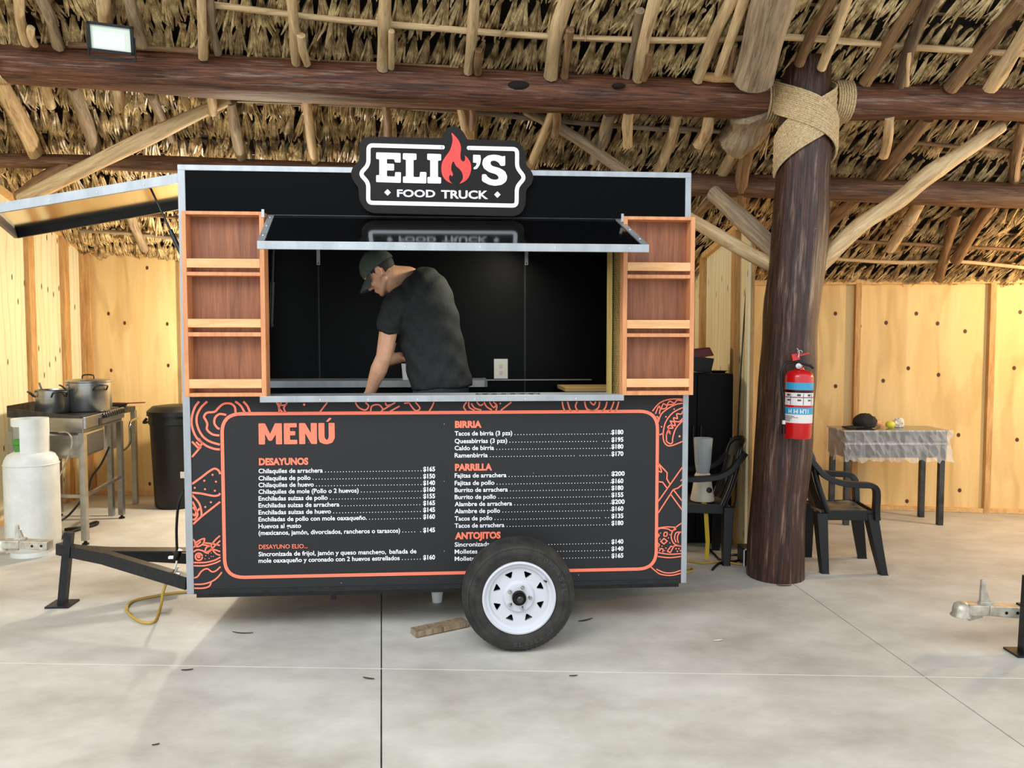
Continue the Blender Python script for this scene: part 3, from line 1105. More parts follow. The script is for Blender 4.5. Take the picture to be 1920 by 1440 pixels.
tp('hanger_bracket', MB().box(a[0] - .014, a[0] + .014, .09, .11, a[1] - .03, ZB - .04), M['black_metal'])

# aluminium corner and top trim
tp('corner_trim', MB().box(-.012, .026, -.008, .03, ZB - .01, ZT), M['alu'], bevel=.002)
tp('corner_trim', MB().box(LX - .024, LX + .008, -.008, .03, ZB - .01, ZT), M['alu'], bevel=.002)
tp('top_trim', MB().box(-.012, LX + .008, -.009, .03, ZT - .026, ZT + .004), M['alu'], bevel=.002)
tp('top_trim', MB().box(-.012, .03, .03, W, ZT - .026, ZT + .004), M['alu'])
tp('top_trim', MB().box(LX - .03, LX + .008, .03, W, ZT - .026, ZT + .004), M['alu'])

# serving counter
cx0, cx1 = TL(487, 747, -.09)[0], TL(1170, 747, -.09)[0]
czt, czb = TL(830, 741.5, -.09)[1], TL(830, 753, -.09)[1]
ctr = tp('serving_counter', MB().box(cx0, cx1, -.09, -.075, czb, czt).box(cx0, cx1, -.075, .14, czt - .012, czt), M['alu'], bevel=.0015)
for px in (600, 690, 783, 890, 985, 1080):
    x = TL(px, 747, -.09)[0]
    tp('rivet', MB().ball((x, -.0905, (czt + czb) / 2 - .004), .0032, 6, 4), M['white_plastic'], ctr)
a0, a1 = TL(892, 737, .02)[0], TL(1012, 737, .02)[0]
tp('counter_slot', MB().box(a0, a1, -.03, .05, czt - .004, czt + .0012), M['hub_black'], ctr)
for i in range(7):
    xx = a0 + (a1 - a0) * (i + .5) / 7
    tp('slot_bar', MB().box(xx - .012, xx + .012, -.012 + .004 * (i % 2), .012, czt + .0012, czt + .003), M['steel'], ctr)

# awning flap: glossy black sheet in an aluminium frame
PJ = .40
hz = oz1 + .004
hx0, hx1 = TL(503, 405)[0], TL(1164, 415)[0]
fx0, fx1 = TL(483, 455, -PJ)[0], TL(1216, 470, -PJ)[0]
fzt = (TL(483, 447, -PJ)[1] + TL(1216, 466, -PJ)[1]) / 2
fzb = (TL(483, 461, -PJ)[1] + TL(1216, 480, -PJ)[1]) / 2


def flap(s, w, lift=0.0):
    """point on the flap: s 0..1 hinge to lip, w 0..1 across"""
    return Vector((hx0 + (fx0 - hx0) * s + ((hx1 - hx0) + ((fx1 - fx0) - (hx1 - hx0)) * s) * w, -.004 - PJ * s, hz + (fzt - hz) * s + lift))


def flapbox(s0, s1, w0, w1, l0, l1):
    vs = [flap(s, w, l) for l in (l0, l1) for s, w in ((s0, w0), (s0, w1), (s1, w1), (s1, w0))]
    return MB().add(vs, [(0, 1, 2, 3), (7, 6, 5, 4), (1, 0, 4, 5), (2, 1, 5, 6), (3, 2, 6, 7), (0, 3, 7, 4)])


awn = tp('awning', flapbox(0, 1, .004, .996, -.014, -.002), M['black_gloss'])
tp('awning_lip', MB().box(fx0, fx1, -PJ - .012, -PJ, fzb, fzt + .003), M['alu'], awn, bevel=.0015)
tp('awning_side', flapbox(0, 1, 0, .017, -.016, .003), M['alu'], awn)
tp('awning_side', flapbox(0, 1, .983, 1, -.016, .003), M['alu'], awn)
tp('awning_hinge', MB().tube([(hx0, -.006, hz), (hx1, -.006, hz)], .006, 8), M['black_metal'], awn, smooth=50)
for s in (.12, .45, .8):
    for w_ in (.008, .992):
        tp('rivet', MB().ball(flap(s, w_, .003), .004, 6, 4), M['white_plastic'], awn)
for px in (640, 760, 900, 1040, 1180):
    x, z = TL(px, 452 + (px - 483) * .026, -PJ)
    tp('rivet', MB().ball((x, -PJ - .012, (fzb + fzt) / 2), .003, 6, 4), M['white_plastic'], awn)

# sloping gas strut inside the hatch, hook brackets on the back wall, seams, outlet
a, b = TL(513, 462, .09), TL(509, 610, .09)
m_ = (a[0] + (b[0] - a[0]) * .45, a[1] + (b[1] - a[1]) * .45)
tp('gas_strut', MB().tube([(b[0], .09, b[1]), (m_[0], .09, m_[1])], .011, 10).tube([(m_[0], .09, m_[1]), (a[0], .09, a[1])], .005, 8).ball((b[0], .09, b[1]), .014, 8, 6), M['black_metal'], smooth=50)
YB = W - .03
for px in (597, 987):
    x0, z1_ = TL(px, 462, YB)
    _, z0_ = TL(px, 497, YB)
    br = tp('hook_bracket', MB().box(x0 - .012, x0 + .012, YB - .012, YB, z0_, z1_), M['alu'])
    tp('bolt', MB().ball((x0, YB - .013, z0_ + .012), .005, 8, 5), M['hub_black'], br)
for px in (600, 984):
    x0, z0_ = TL(px, 712, YB)
    tp('wall_seam', MB().box(x0 - .006, x0 + .006, YB - .006, YB, .9, oz1 + .1), M['black_metal'])
x0, z1_ = TL(926, 673, YB)
x1, z0_ = TL(952, 710, YB)
ol = tp('outlet', MB().box(x0, x1, YB - .012, YB, z0_, z1_), M['white_plastic'], bevel=.003)
xm, zm = (x0 + x1) / 2, (z0_ + z1_) / 2
for dz in (-.028, .02):
    tp('socket', MB().box(xm - .013, xm + .013, YB - .0145, YB - .012, zm + dz - .014, zm + dz + .014), M['label_white'], ol)

# inner work counter along the back wall
wx0, wx1 = TL(430, 720, .95)[0], TL(914, 720, .95)[0]
wz0, wz1 = TL(700, 723.5, .95)[1], TL(700, 712.5, 1.38)[1]
wz1 = TL(700, 714, .95)[1]
wk = tp('work_counter', MB().box(wx0, wx1, .95, .97, wz0 - .01, wz1).box(wx0, wx1, .97, YB, wz1 - .012, wz1 - .002).box(wx1 - .02, wx1, .95, YB, wz0 - .01, wz1), M['alu'])
tp('counter_base', MB().box(wx0 + .02, wx1 - .03, 1.0, YB, ZF, wz1 - .02), M['interior'], wk)
rz = TL(1000, 712, YB)[1]
tp('wall_ledge', MB().box(wx1 + .01, ox1 + .12, YB - .02, YB, rz - .004, rz + .004), M['alu'])
bx0, bx1 = TL(1058, 722, .75)[0], TL(1150, 722, .75)[0]
bz = TL(1100, 727, .7)[1]
tp('side_cabinet', MB().box(bx0 + .01, LX - .04, .70, YB - .02, ZF, bz - .025), M['interior'])
bd = thing('cutting_board', 'wooden board lying inside the truck at the right end of the opening', 'board', WM[truck] @ Vector((bx0 + .15, .9, bz - .025)), ANG)
mbx = MB().box(bx0, bx0 + .40, .70, 1.1, bz - .024, bz)
put('board', MB().add([WM[truck] @ v for v in mbx.v], mbx.f), M['board_wood'], bd)
tp('jamb', MB().box(ox1 - .0, ox1 + .035, .0, .19, oz0, oz1), M['jamb'])
tp('jamb', MB().box(ox0 - .03, ox0, .0, .05, oz0, oz1), M['jamb'])
tp('lintel_strip', MB().box(ox0, ox1, .0, .02, oz1 - .025, oz1), M['alu'])


# wooden shelf boxes either side of the opening
def shelf_box(px0, px1, pyt, pyb, rows, board_rows):
    d = .09
    x0, x1 = TL(px0, 570, -d)[0], TL(px1, 570, -d)[0]
    pm = (px0 + px1) / 2
    Z = lambda py: TL(pm, py, -d)[1]
    zt_, zb_ = Z(pyt), Z(pyb)
    t = .024
    root = tp('shelf_box', MB().box(x0 + .004, x1 - .004, -.012, -.004, zb_ + .004, zt_ - .004), M['shelf_back'])
    tp('stile', MB().box(x0, x0 + t, -d, -.004, zb_, zt_), M['shelf_frame'], root, bevel=.002)
    tp('stile', MB().box(x1 - t, x1, -d, -.004, zb_, zt_), M['shelf_frame'], root, bevel=.002)
    tp('top_board', MB().box(x0 + t, x1 - t, -d, -.004, zt_ - .018, zt_), M['shelf_frame'], root, bevel=.002)
    for a, b in board_rows:
        tp('shelf_board', MB().box(x0 + t, x1 - t, -d, -.004, Z(b), Z(a)), M['shelf_frame'], root, bevel=.002)
    for a, b in rows:
        tp('retaining_rail', MB().box(x0 + t, x1 - t, -d - .001, -d + .012, Z(b), Z(a)), M['shelf_rail'], root, bevel=.002)
    return root, x0, x1, zt_


rt, sx0, sx1, szt = shelf_box(342.5, 497, 396, 744, [(485, 502), (598, 614), (711, 728)], [(510, 517), (623, 631), (737, 744)])
x = TL(493, 397, -.09)[0]
tp('hinge_plate', MB().box(x - .007, x + .007, -.094, -.088, szt - .03, szt + .012), M['alu'], rt)
rt, qx0, qx1, qzt = shelf_box(1168, 1302, 406, 741, [(492, 508), (600, 616), (710, 726)], [(515, 522), (625, 632), (733, 741)])
x = TL(1167, 407, -.09)[0]
tp('hinge_plate', MB().box(x - .007, x + .007, -.094, -.088, qzt - .03, qzt + .012), M['alu'], rt)

# ---- sign
SY = -.045


def sp(px, py, y=SY):
    return TL(px, py, y)


SIGN = 380 / 1920.0
sg = lambda x, y: sp(640 + x * SIGN, 220 + y * SIGN)
outl = [(170, 250), (200, 205), (255, 182), (945, 195), (957, 190), (972, 140), (1005, 98), (1055, 80), (1110, 92), (1160, 140), (1190, 205), (1210, 212),
        (1640, 218), (1700, 250), (1745, 330), (1750, 455), (1790, 490), (1822, 555), (1812, 610), (1750, 682), (1745, 830), (1712, 895), (1645, 930),
        (1000, 915), (290, 900), (220, 865), (170, 790), (160, 655), (110, 600), (88, 530), (110, 465), (170, 415)]
poly = roundpoly([sg(*p) for p in outl], .02, 4)
mb = MB().prism(poly, SY, -.012)
signo = tp('sign', mb, [M['sign_board'], M['sign_edge']])
for p in signo.data.polygons[2:]:
    p.material_index = 1
tp('sign_standoff', MB().box(1.1, 1.14, -.012, .0, ZT - .1, ZT - .06).box(1.6, 1.64, -.012, .0, ZT - .1, ZT - .06), M['black_metal'], signo)
D1 = SY - .003


def stroke_s(pts, wpx, m, name, y=D1, closed=False):
    w_ = wpx * SIGN * (abs(TL(1000, 300, SY)[0] - TL(900, 300, SY)[0]) / 100)
    mbq = MB().ribbon([sg(*p) for p in pts], w_, y, closed)
    return tp(name, mbq, m, signo)


def rp(pts, r, n=5):
    """round the corners of an open polyline in pixels"""
    out = [pts[0]]
    for i in range(1, len(pts) - 1):
        p, a, b = Vector(pts[i]), Vector(pts[i - 1]), Vector(pts[i + 1])
        k = min(r, (a - p).length * .45, (b - p).length * .45)
        pa, pb = p + (a - p).normalized() * k, p + (b - p).normalized() * k
        out += [tuple(pa * (1 - t) ** 2 + p * 2 * t * (1 - t) + pb * t * t) for t in [j / n for j in range(n + 1)]]
    out.append(pts[-1])
    return out


ob = rp([(960, 285), (258, 266), (257, 450), (178, 536), (256, 622), (255, 810), (1660, 838), (1662, 660), (1738, 572), (1664, 478), (1665, 302), (1208, 291)], 42)
stroke_s(ob, 38, M['sign_white'], 'border_line')
for c in ((960, 285), (1208, 291)):
    x, z = sg(*c)
    r = 19 * SIGN * .00295
    tp('border_cap', MB().prism([(x + r * math.cos(a), z + r * math.sin(a)) for a in [2 * PI * i / 14 for i in range(14)]][::-1], D1, SY), M['sign_white'], signo)


def sign_poly(name, pts, m, r=6, y=D1, smooth=0):
    if smooth:
        pts = smoothline(pts, smooth, True)
        q = [sg(*p) for p in pts]
    else:
        q = [sg(*p) for p in roundpoly(pts, r, 3)]
    return tp(name, MB().prism(q, y, SY), m, signo)


E_ = [(330, 333), (562, 340), (562, 430), (508, 428), (502, 398), (432, 396), (432, 440), (500, 442), (500, 505), (432, 503), (432, 560), (508, 563), (510, 520), (565, 521), (564, 622), (330, 614), (330, 548), (360, 550), (360, 398), (330, 396)]
L_ = [(583, 341), (712, 345), (712, 404), (684, 404), (684, 566), (742, 568), (746, 518), (806, 520), (805, 627), (584, 621), (584, 562), (612, 562), (612, 402), (583, 400)]
I_ = [(814, 345), (945, 350), (945, 410), (916, 410), (916, 568), (945, 570), (945, 628), (816, 626), (816, 566), (842, 566), (842, 406), (814, 404)]
for n_, q in (('E', E_), ('L', L_), ('I', I_)):
    sign_poly('sign_letter', q, M['sign_white'], 10)
S_ = [(1545, 368), (1552, 368), (1552, 460), (1508, 462), (1492, 430), (1455, 410), (1418, 414), (1410, 438), (1428, 462), (1500, 482), (1550, 512), (1572, 562), (1562, 608), (1520, 640), (1455, 650), (1400, 640),
      (1345, 612), (1332, 600), (1332, 540), (1372, 540), (1380, 560), (1420, 588), (1460, 594), (1490, 584), (1488, 560), (1465, 540), (1400, 520), (1350, 485), (1334, 440), (1345, 395), (1390, 362), (1445, 354), (1500, 362), (1520, 372)]
sign_poly('sign_letter', S_, M['sign_white'], 14)
sign_poly('apostrophe', [(1248, 356), (1318, 358), (1322, 400), (1312, 450), (1285, 490), (1254, 494), (1252, 478), (1274, 462), (1284, 436), (1272, 432), (1248, 430)], M['sign_white'], 8)
FL = [(1044, 148), (1080, 180), (1116, 228), (1134, 290), (1128, 350), (1132, 400), (1155, 420), (1172, 405), (1172, 372), (1165, 360), (1195, 385), (1222, 430), (1230, 490), (1215, 550), (1180, 600), (1120, 630),
      (1148, 590), (1150, 545), (1128, 500), (1085, 460), (1062, 418), (1045, 450), (1042, 500), (1058, 540), (1048, 560), (1030, 545), (1020, 575), (1030, 608), (1050, 628), (1000, 605), (962, 560), (948, 500), (955, 430), (985, 375), (1025, 320), (1048, 255), (1054, 200)]
sign_poly('flame', FL, M['flame'], smooth=3)
sx_, sz_ = sg(528, 750)
_, szc = sg(528, 680)
for wd_, a, b, zb_, zt2 in (('FOOD', 528, 890, 752, 684), ('TRUCK', 946, 1390, 766, 690)):
    x0, z0_ = sg(a, zb_)
    x1, z1_ = sg(b, zb_ + 3)
    tp('sign_word', text_mb(wd_, x0, x1, z0_, (sg(a, zt2)[1] - z0_) * .98, D1, .028), M['sign_white'], signo)
for c in ((438, 712), (1478, 733)):
    x, z = sg(*c)
    r = 30 * SIGN * .00295
    tp('sign_diamond', MB().prism([(x - r, z), (x, z - r), (x + r, z), (x, z + r)][::-1], D1, SY), M['sign_white'], signo)
rn = random.Random(5)
mb = MB()
for q in [(415, 378), (430, 462), (390, 440), (385, 478), (655, 370), (640, 520), (655, 540), (672, 575), (735, 598), (620, 376), (490, 580), (400, 545), (895, 430), (872, 460), (880, 530), (888, 548), (1405, 388), (1425, 384),
          (1450, 625), (1468, 618), (1430, 620), (1510, 525), (420, 550), (370, 362)]:
    x, z = sg(*q)
    l, an = rn.uniform(.0015, .004), rn.uniform(0, 3)
    mb.ribbon([(x - l * math.cos(an), z - l * math.sin(an)), (x, z + l * .4), (x + l * math.cos(an), z + l * math.sin(an))], .0016, D1 - .0006)
tp('sign_wear', mb, M['sign_wear'], signo, kind='stuff')
mb = MB()
for q in [(1030, 330), (1038, 345), (1000, 420), (1012, 440), (1085, 240), (1180, 530), (1195, 535), (1205, 522), (1105, 470), (990, 485), (1085, 205), (1155, 490)]:
    x, z = sg(*q)
    l, an = rn.uniform(.0015, .004), rn.uniform(0, 3)
    mb.ribbon([(x - l * math.cos(an), z - l * math.sin(an)), (x, z + l * .4), (x + l * math.cos(an), z + l * math.sin(an))], .0016, D1 - .0006)
tp('flame_wear', mb, M['flame_wear'], signo, kind='stuff')

# ---- printed menu
MY = -.0025
PXM = abs(TL(900, 900)[0] - TL(800, 900)[0]) / 100   # metres per pixel on the panel


def mp(px, py):
    return TL(px, py, 0)


fx0_, fz1_ = mp(416, 776)
fx1_, fz0_ = mp(1230, 1066)
fr_ = roundpoly([(fx0_, fz0_), (fx1_, fz0_), (fx1_, fz1_), (fx0_, fz1_)], .105, 8)
tp('menu_frame', MB().ribbon(fr_, 6.2 * PXM, MY, True), M['orange'], menu)


def menu_line(name, txt, x0, x1, yb, price=None, m='white_print', cap=8.2, p0=None, p1=None, bold=.018, gap=None):
    xa_, z = mp(x0, yb)
    o = tp(name, text_mb(txt, xa_, mp(x1, yb)[0], z, cap * PXM, MY, bold), M[m], menu)
    if price:
        q0, q1 = mp(p0, yb)[0], mp(p1, yb)[0]
        tp('menu_price', text_mb(price, q0, q1, z, cap * PXM * 1.02, MY, .03), M[m], menu)
        mbq = MB()
        px = x1 + 5
        while px < p0 - 1.5:
            if not (gap and gap[0] < px < gap[1]):
                x = mp(px, yb)[0]
                r = .0026
                mbq.add([(x + r * math.cos(a), MY, z + r + r * math.sin(a)) for a in [PI / 3 * i for i in range(6)]], [(0, 1, 2, 3, 4, 5)])
            px += 5.6
        tp('dot_leader', mbq, M[m], menu, kind='stuff')
    return o


mt = MB()
for ch, a, b in (('M', 485.5, 530), ('E', 532, 557.5), ('N', 559, 594), ('U', 597, 628)):
    pass
xa_, z = mp(485.5, 834)
z += .002
u = 39 * PXM
w_ = (mp(628, 834)[0] - xa_)


def fat(parts, r=.006):
    for q in parts:
        mt.add([(xa_ + p[0] * w_, MY, z + p[1] * u) for p in roundpoly(q, .02, 3)], [tuple(range(len(roundpoly(q, .02, 3))))])


fat([[(0, 0), (.0, 1), (.085, 1), (.15, .5), (.215, 1), (.305, 1), (.305, 0), (.225, 0), (.225, .48), (.17, .17), (.13, .17), (.082, .5), (.082, 0)]])
fat([[(.33, 0), (.33, 1), (.50, 1), (.50, .80), (.41, .80), (.41, .62), (.48, .62), (.48, .42), (.41, .42), (.41, .21), (.505, .21), (.505, 0)]])
fat([[(.53, 0), (.53, 1), (.61, 1), (.685, .52), (.685, 1), (.765, 1), (.765, 0), (.69, 0), (.61, .52), (.61, 0)]])
fat([[(.785, 1), (.865, 1), (.865, .32), (.885, .2), (.905, .2), (.92, .32), (.92, 1), (1.0, 1), (1.0, .28), (.97, .06), (.90, -.02), (.85, 0), (.80, .09), (.785, .28)]])
fat([[(.885, 1.06), (.93, 1.25), (.965, 1.22), (.915, 1.05)]])
tp('menu_title', mt, M['orange'], menu)
H = dict(m='orange', cap=12, bold=.05)
menu_line('menu_heading', 'DESAYUNOS', 485.7, 578.4, 871.6, **H)
L1 = [('Chilaquiles de arrachera', 605.4, 887.1, '$165'), ('Chilaquiles de pollo', 582.4, 900.6, '$150'), ('Chilaquiles de huevo', 588.6, 913.3, '$140'),
      ('Chilaquiles de mole (Pollo o 2 huevos)', 672.6, 925.8, '$160'), ('Enchiladas suizas de pollo', 614.6, 938.5, '$155'), ('Enchiladas suizas de arrachera', 636.5, 951.5, '$165'),
      ('Enchiladas suizas de huevo', 620.8, 964.5, '$145'), ('Enchiladas de pollo con mole oaxaqueño.', 688, 977.5, '$160'), ('Huevos al gusto', 564.8, 990.5, None),
      ('(mexicanos, jamón, divorciados, rancheros o tarascos)', 750.3, 1003, '$145'), ('Sincronizada de frijol, jamón y queso manchego,', 724, 1042.8, None),
      ('mole oaxaqueño y coronado con 2 huevos estrellados', 749.5, 1055, '$160')]
for t_, x1_, yb, pr in L1:
    menu_line('menu_line', t_, 485, x1_, yb, pr, p0=793.6, p1=815.8, gap=(778, 788) if '(mex' in t_ else None)
menu_line('menu_line', 'bañada de', 730.2, 780.9, 1038.0)
menu_line('menu_heading', 'DESAYUNO ELIO...', 485.7, 577, 1029.2, m='orange', cap=8, bold=.012)
menu_line('menu_heading', 'BIRRIA', 853, 903, 801.6, **H)
menu_line('menu_heading', 'PARRILLA', 853, 922.6, 882, **H)
menu_line('menu_heading', 'ANTOJITOS', 853, 938.7, 1010.3, **H)
for t_, x1_, yb, pr, gp in [('Tacos de birria (3 pzs)', 960.4, 816.6, '$180', None), ('Quesabirrias (3 pzs)', 950.9, 830.8, '$195', (1123, 1128)), ('Caldo de birria', 926.3, 844, '$180', None),
                            ('Ramenbirria', 914.4, 857.7, '$170', (1080, 1085)), ('Fajitas de arrachera', 949.5, 895.5, '$200', None), ('Fajitas de pollo', 927, 909.5, '$160', None),
                            ('Burrito de arrachera', 952, 922.6, '$180', None), ('Burrito de pollo', 929.8, 935.8, '$155', None), ('Alambre de arrachera', 960, 949, '$200', None),
                            ('Alambre de pollo', 937.7, 962.2, '$160', None), ('Tacos de pollo', 923, 976, '$135', (1125, 1130)), ('Tacos de arrachera', 945.6, 989.4, '$180', None),
                            ('Sincronizadas', 923, 1024.8, '$140', None), ('Molletes', 895, 1038.2, '$140', (896, 1030)), ('Molletes', 895, 1051.4, '$165', (896, 1040))]:
    menu_line('menu_line', t_, 852.5, x1_, yb, pr, p0=1146.3, p1=1171 if pr == '$200' else 1168.6, gap=gp)


# line drawings of food round the menu frame
def arcp(cx, cy_, rx_, ry_, a0, a1, n=24):
    return [(cx + rx_ * math.cos(math.radians(a0 + (a1 - a0) * i / n)), cy_ + ry_ * math.sin(math.radians(a0 + (a1 - a0) * i / n))) for i in range(n + 1)]


def drawing(name, strokes, ox, oy, s, w=2.6, dots=()):
    mbq = MB()
    for st in strokes:
        cl = False
        sm = True
        if isinstance(st, tuple):
            st, opt = st
            cl, sm = 'c' in opt, 's' not in opt
        p = smoothline(st, 5, cl) if (sm and len(st) > 2) else st
        mbq.ribbon([mp(ox + x * s, oy + y * s) for x, y in p], w * PXM, MY, cl)
    for x, y, r in dots:
        cx, cz = mp(ox + x * s, oy + y * s)
        mbq.add([(cx + r * PXM * math.cos(a), MY, cz + r * PXM * math.sin(a)) for a in [PI / 4 * i for i in range(8)]], [tuple(range(8))])
    return tp(name, mbq, M['orange'], menu)


sA = 150 / 584
drawing('egg_plate_drawing', [[(92, 30), (60, 75), (38, 150), (42, 220), (75, 295), (140, 350), (200, 375), (244, 380)],
                              [(152, 30), (105, 75), (75, 140), (80, 210), (115, 280), (170, 322), (244, 345)],
                              [(240, 278), (190, 270), (150, 235), (152, 195), (140, 165), (128, 140), (150, 112), (205, 105), (235, 75), (270, 48), (320, 45), (352, 70), (358, 112)],
                              [(290, 128), (240, 122), (208, 150), (204, 190), (225, 222), (242, 230)], [(355, 30), (395, 60), (425, 112)], [(415, 30), (445, 65), (464, 112)]], 350, 745, sA, 4.0)
drawing('fork_handle_drawing', [([(70, 325), (100, 355)], 's'), ([(88, 300), (115, 335), (88, 372), (40, 322)], 's'), ([(105, 360), (40, 435)], 's')], 350, 745, sA, 3.6)
drawing('pizza_slice_drawing', [[(40, 632), (100, 590), (165, 540), (205, 520), (235, 535), (246, 560)], [(40, 695), (110, 702), (190, 718), (230, 715), (246, 700)]], 350, 745, sA, 3.8,
        [(190, 565, 2), (130, 608, 2), (215, 615, 2), (60, 660, 2), (135, 670, 2), (207, 681, 2)])
drawing('burrito_drawing', [([(246, 762), (108, 870), (48, 925)], 's'), [(40, 712), (90, 770), (108, 830), (108, 870)], [(44, 800), (75, 835), (80, 860), (60, 890), (44, 890)], [(44, 760), (70, 820), (62, 860), (44, 850)], [(75, 835), (95, 810)]],
        350, 745, sA, 3.6, [(178, 765, 2), (137, 800, 2)])
drawing('noodle_bowl_drawing', [[(46, 1205), (130, 1205), (200, 1190), (248, 1165)], [(46, 1228), (130, 1228), (205, 1210), (248, 1190)],
                                [(48, 1318), (80, 1308), (110, 1268), (150, 1250), (185, 1272), (215, 1265), (248, 1235)], [(258, 1275), (225, 1315), (180, 1345), (120, 1362), (46, 1364)],
                                [(46, 1392), (120, 1392), (165, 1378), (180, 1350)], (arcp(90, 1163, 26, 26, 0, 350, 16), 's'), (arcp(90, 1160, 9, 9, 0, 350, 10), 's'),
                                [(62, 1085), (75, 1055), (130, 1030), (118, 1070), (85, 1088), (62, 1085)], [(70, 1082), (105, 1052)], [(46, 1035), (60, 1050), (62, 1085), (46, 1095)],
                                [(120, 1060), (190, 1068), (244, 1080)], [(118, 1075), (180, 1085)], [(135, 1125), (145, 1095), (175, 1085), (185, 1100), (165, 1120), (140, 1132)],
                                [(175, 1085), (210, 1040), (244, 1010)], [(190, 1100), (230, 1060), (246, 1045)], [(46, 1130), (80, 1112), (120, 1120), (150, 1135), (190, 1110), (246, 1125)], [(180, 1100), (215, 1140), (246, 1152)]],
        350, 745, sA, 2.8, [(140, 1155, 1), (160, 1140, 1), (180, 1160, 1), (180, 1135, 1), (135, 1178, 1), (165, 1175, 1), (195, 1160, 1)])
sB = 90 / 376
drawing('taco_drawing', [[(55, 108), (110, 45), (190, 15), (296, 14)], [(78, 128), (105, 70), (120, 90), (140, 50), (165, 60), (190, 30), (225, 45), (250, 22), (296, 30)],
                         [(100, 195), (125, 130), (180, 85), (240, 55), (296, 46)], [(100, 185), (98, 155), (85, 150)], [(110, 130), (118, 95), (160, 85), (175, 60), (230, 55)],
                         [(100, 296), (140, 282)], [(296, 78), (215, 120), (160, 190), (140, 270), (142, 335), (165, 372), (205, 378), (296, 342)],
                         [(165, 345), (165, 290), (180, 250), (175, 230), (205, 210), (195, 185), (225, 190), (220, 160), (250, 165), (245, 130), (280, 130), (292, 105)],
                         [(165, 345), (190, 362), (210, 355), (215, 310), (240, 240), (296, 178)], [(160, 300), (185, 262), (195, 290)], [(195, 290), (180, 245), (215, 240), (200, 215), (235, 225)], [(235, 225), (230, 190), (265, 190), (296, 160)]],
        1210, 745, sB, 2.5, [(225, 92, 1.6), (160, 152, 1.6), (126, 230, 1.6), (267, 305, 2.2)])
drawing('cutlery_drawing', [([(100, 515), (170, 590), (168, 640), (192, 680)], 's'), ([(100, 660), (135, 664), (172, 715)], 's'), [(100, 520), (120, 560), (125, 585), (100, 575)], ([(290, 545), (100, 815)], 's'), ([(290, 680), (255, 710), (218, 722)], 's'),
                            ([(100, 905), (218, 722)], 's'), ([(218, 722), (290, 815)], 's'), ([(195, 755), (290, 885)], 's'), ([(275, 655), (290, 638)], 's')], 1210, 745, sB, 2.5)
drawing('guacamole_bowl_drawing', [[(100, 1022), (170, 1014), (240, 1018)], [(100, 1035), (120, 1025), (175, 1030), (205, 1045), (240, 1030)], [(288, 980), (235, 1020), (205, 1065), (205, 1110), (230, 1150), (285, 1165)],
                                   [(272, 1055), (240, 1060), (228, 1100), (240, 1135)], [(288, 1050), (262, 1065), (250, 1100), (258, 1140)], ([(145, 1105), (170, 1125), (145, 1148), (120, 1128)], 'cs'),
                                   [(142, 1085), (150, 1058), (170, 1060), (165, 1085), (142, 1085)], ([(170, 1205), (200, 1165), (220, 1170), (195, 1215), (170, 1205)], 's'), [(95, 1065), (108, 1080), (96, 1095)], [(96, 1140), (110, 1155), (96, 1170)],
                                   [(108, 1205), (120, 1185), (138, 1190), (135, 1212)], [(96, 1215), (190, 1228), (288, 1222)], [(96, 1245), (190, 1255), (288, 1244)], [(40, 1325), (80, 1360), (120, 1385), (200, 1394), (286, 1375)],
                                   [(86, 1345), (150, 1372), (220, 1372), (286, 1350)], [(210, 1170), (240, 1160), (288, 1168)]], 1210, 745, sB, 2.3,
        [(118, 1062, 1.2), (190, 1075, 1.2), (180, 1100, 1.2), (160, 1180, 1.4), (130, 1165, 1.2), (190, 1140, 1.2), (240, 1185, 1.6), (262, 1185, 1.6), (250, 1205, 1.6), (275, 1200, 1.6), (150, 1200, 1.2), (115, 1110, 1.2), (108, 1180, 1.2)])
sC = .25
drawing('chilli_drawing', [[(75, 38), (90, 70), (95, 115)], [(110, 40), (95, 80), (125, 115)], [(155, 38), (130, 80), (145, 115)], [(85, 45), (120, 60), (150, 50)]], 500, 745, sC, 2.8)
drawing('leaf_edge_drawing', [([(455, 38), (398, 112)], 's')], 500, 745, sC, 2.8, [(282, 54, 2.4)])
drawing('taco_edge_drawing', [[(665, 36), (690, 75), (740, 95), (765, 65), (740, 38)], [(780, 108), (790, 65), (840, 55), (870, 85), (860, 105)], ([(870, 95), (965, 38)], 's'), ([(925, 105), (998, 65)], 's'), [(890, 38), (900, 60), (930, 55)]], 500, 745, sC, 2.8)
drawing('bottle_drawing', [[(1065, 36), (1100, 85), (1125, 100), (1150, 80), (1115, 36)], [(1255, 34), (1240, 70), (1218, 105)], ([(1030, 45), (1075, 40)], 's')], 500, 745, sC, 2.8)
drawing('corn_drawing', [[(1500, 34), (1478, 70), (1495, 100)], [(1515, 34), (1520, 75), (1560, 98)], [(1535, 45), (1560, 80), (1610, 95)], [(1575, 34), (1600, 60), (1625, 50)], [(1630, 34), (1650, 70), (1690, 95)],
                         [(1670, 34), (1700, 75), (1720, 60)], [(1700, 34), (1725, 60), (1720, 100)], ([(1835, 36), (1755, 98)], 's'), ([(1755, 40), (1748, 52)], 's')], 500, 745, sC, 2.8)
drawing('plate_rim_drawing', [[(1054, 753), (1056, 764), (1060, 772)], [(1064, 753), (1067, 764), (1071, 772)], [(1082, 753), (1079, 762), (1084, 772)], [(1096, 753), (1100, 766), (1112, 770), (1122, 764), (1124, 753)], [(1106, 753), (1113, 759), (1117, 753)],
                              [(1138, 753), (1135, 764), (1128, 772)], [(1151, 753), (1147, 764), (1143, 772)], [(1160, 753), (1157, 764), (1153, 772)]], 0, 0, 1, 3.0)
mb = MB()
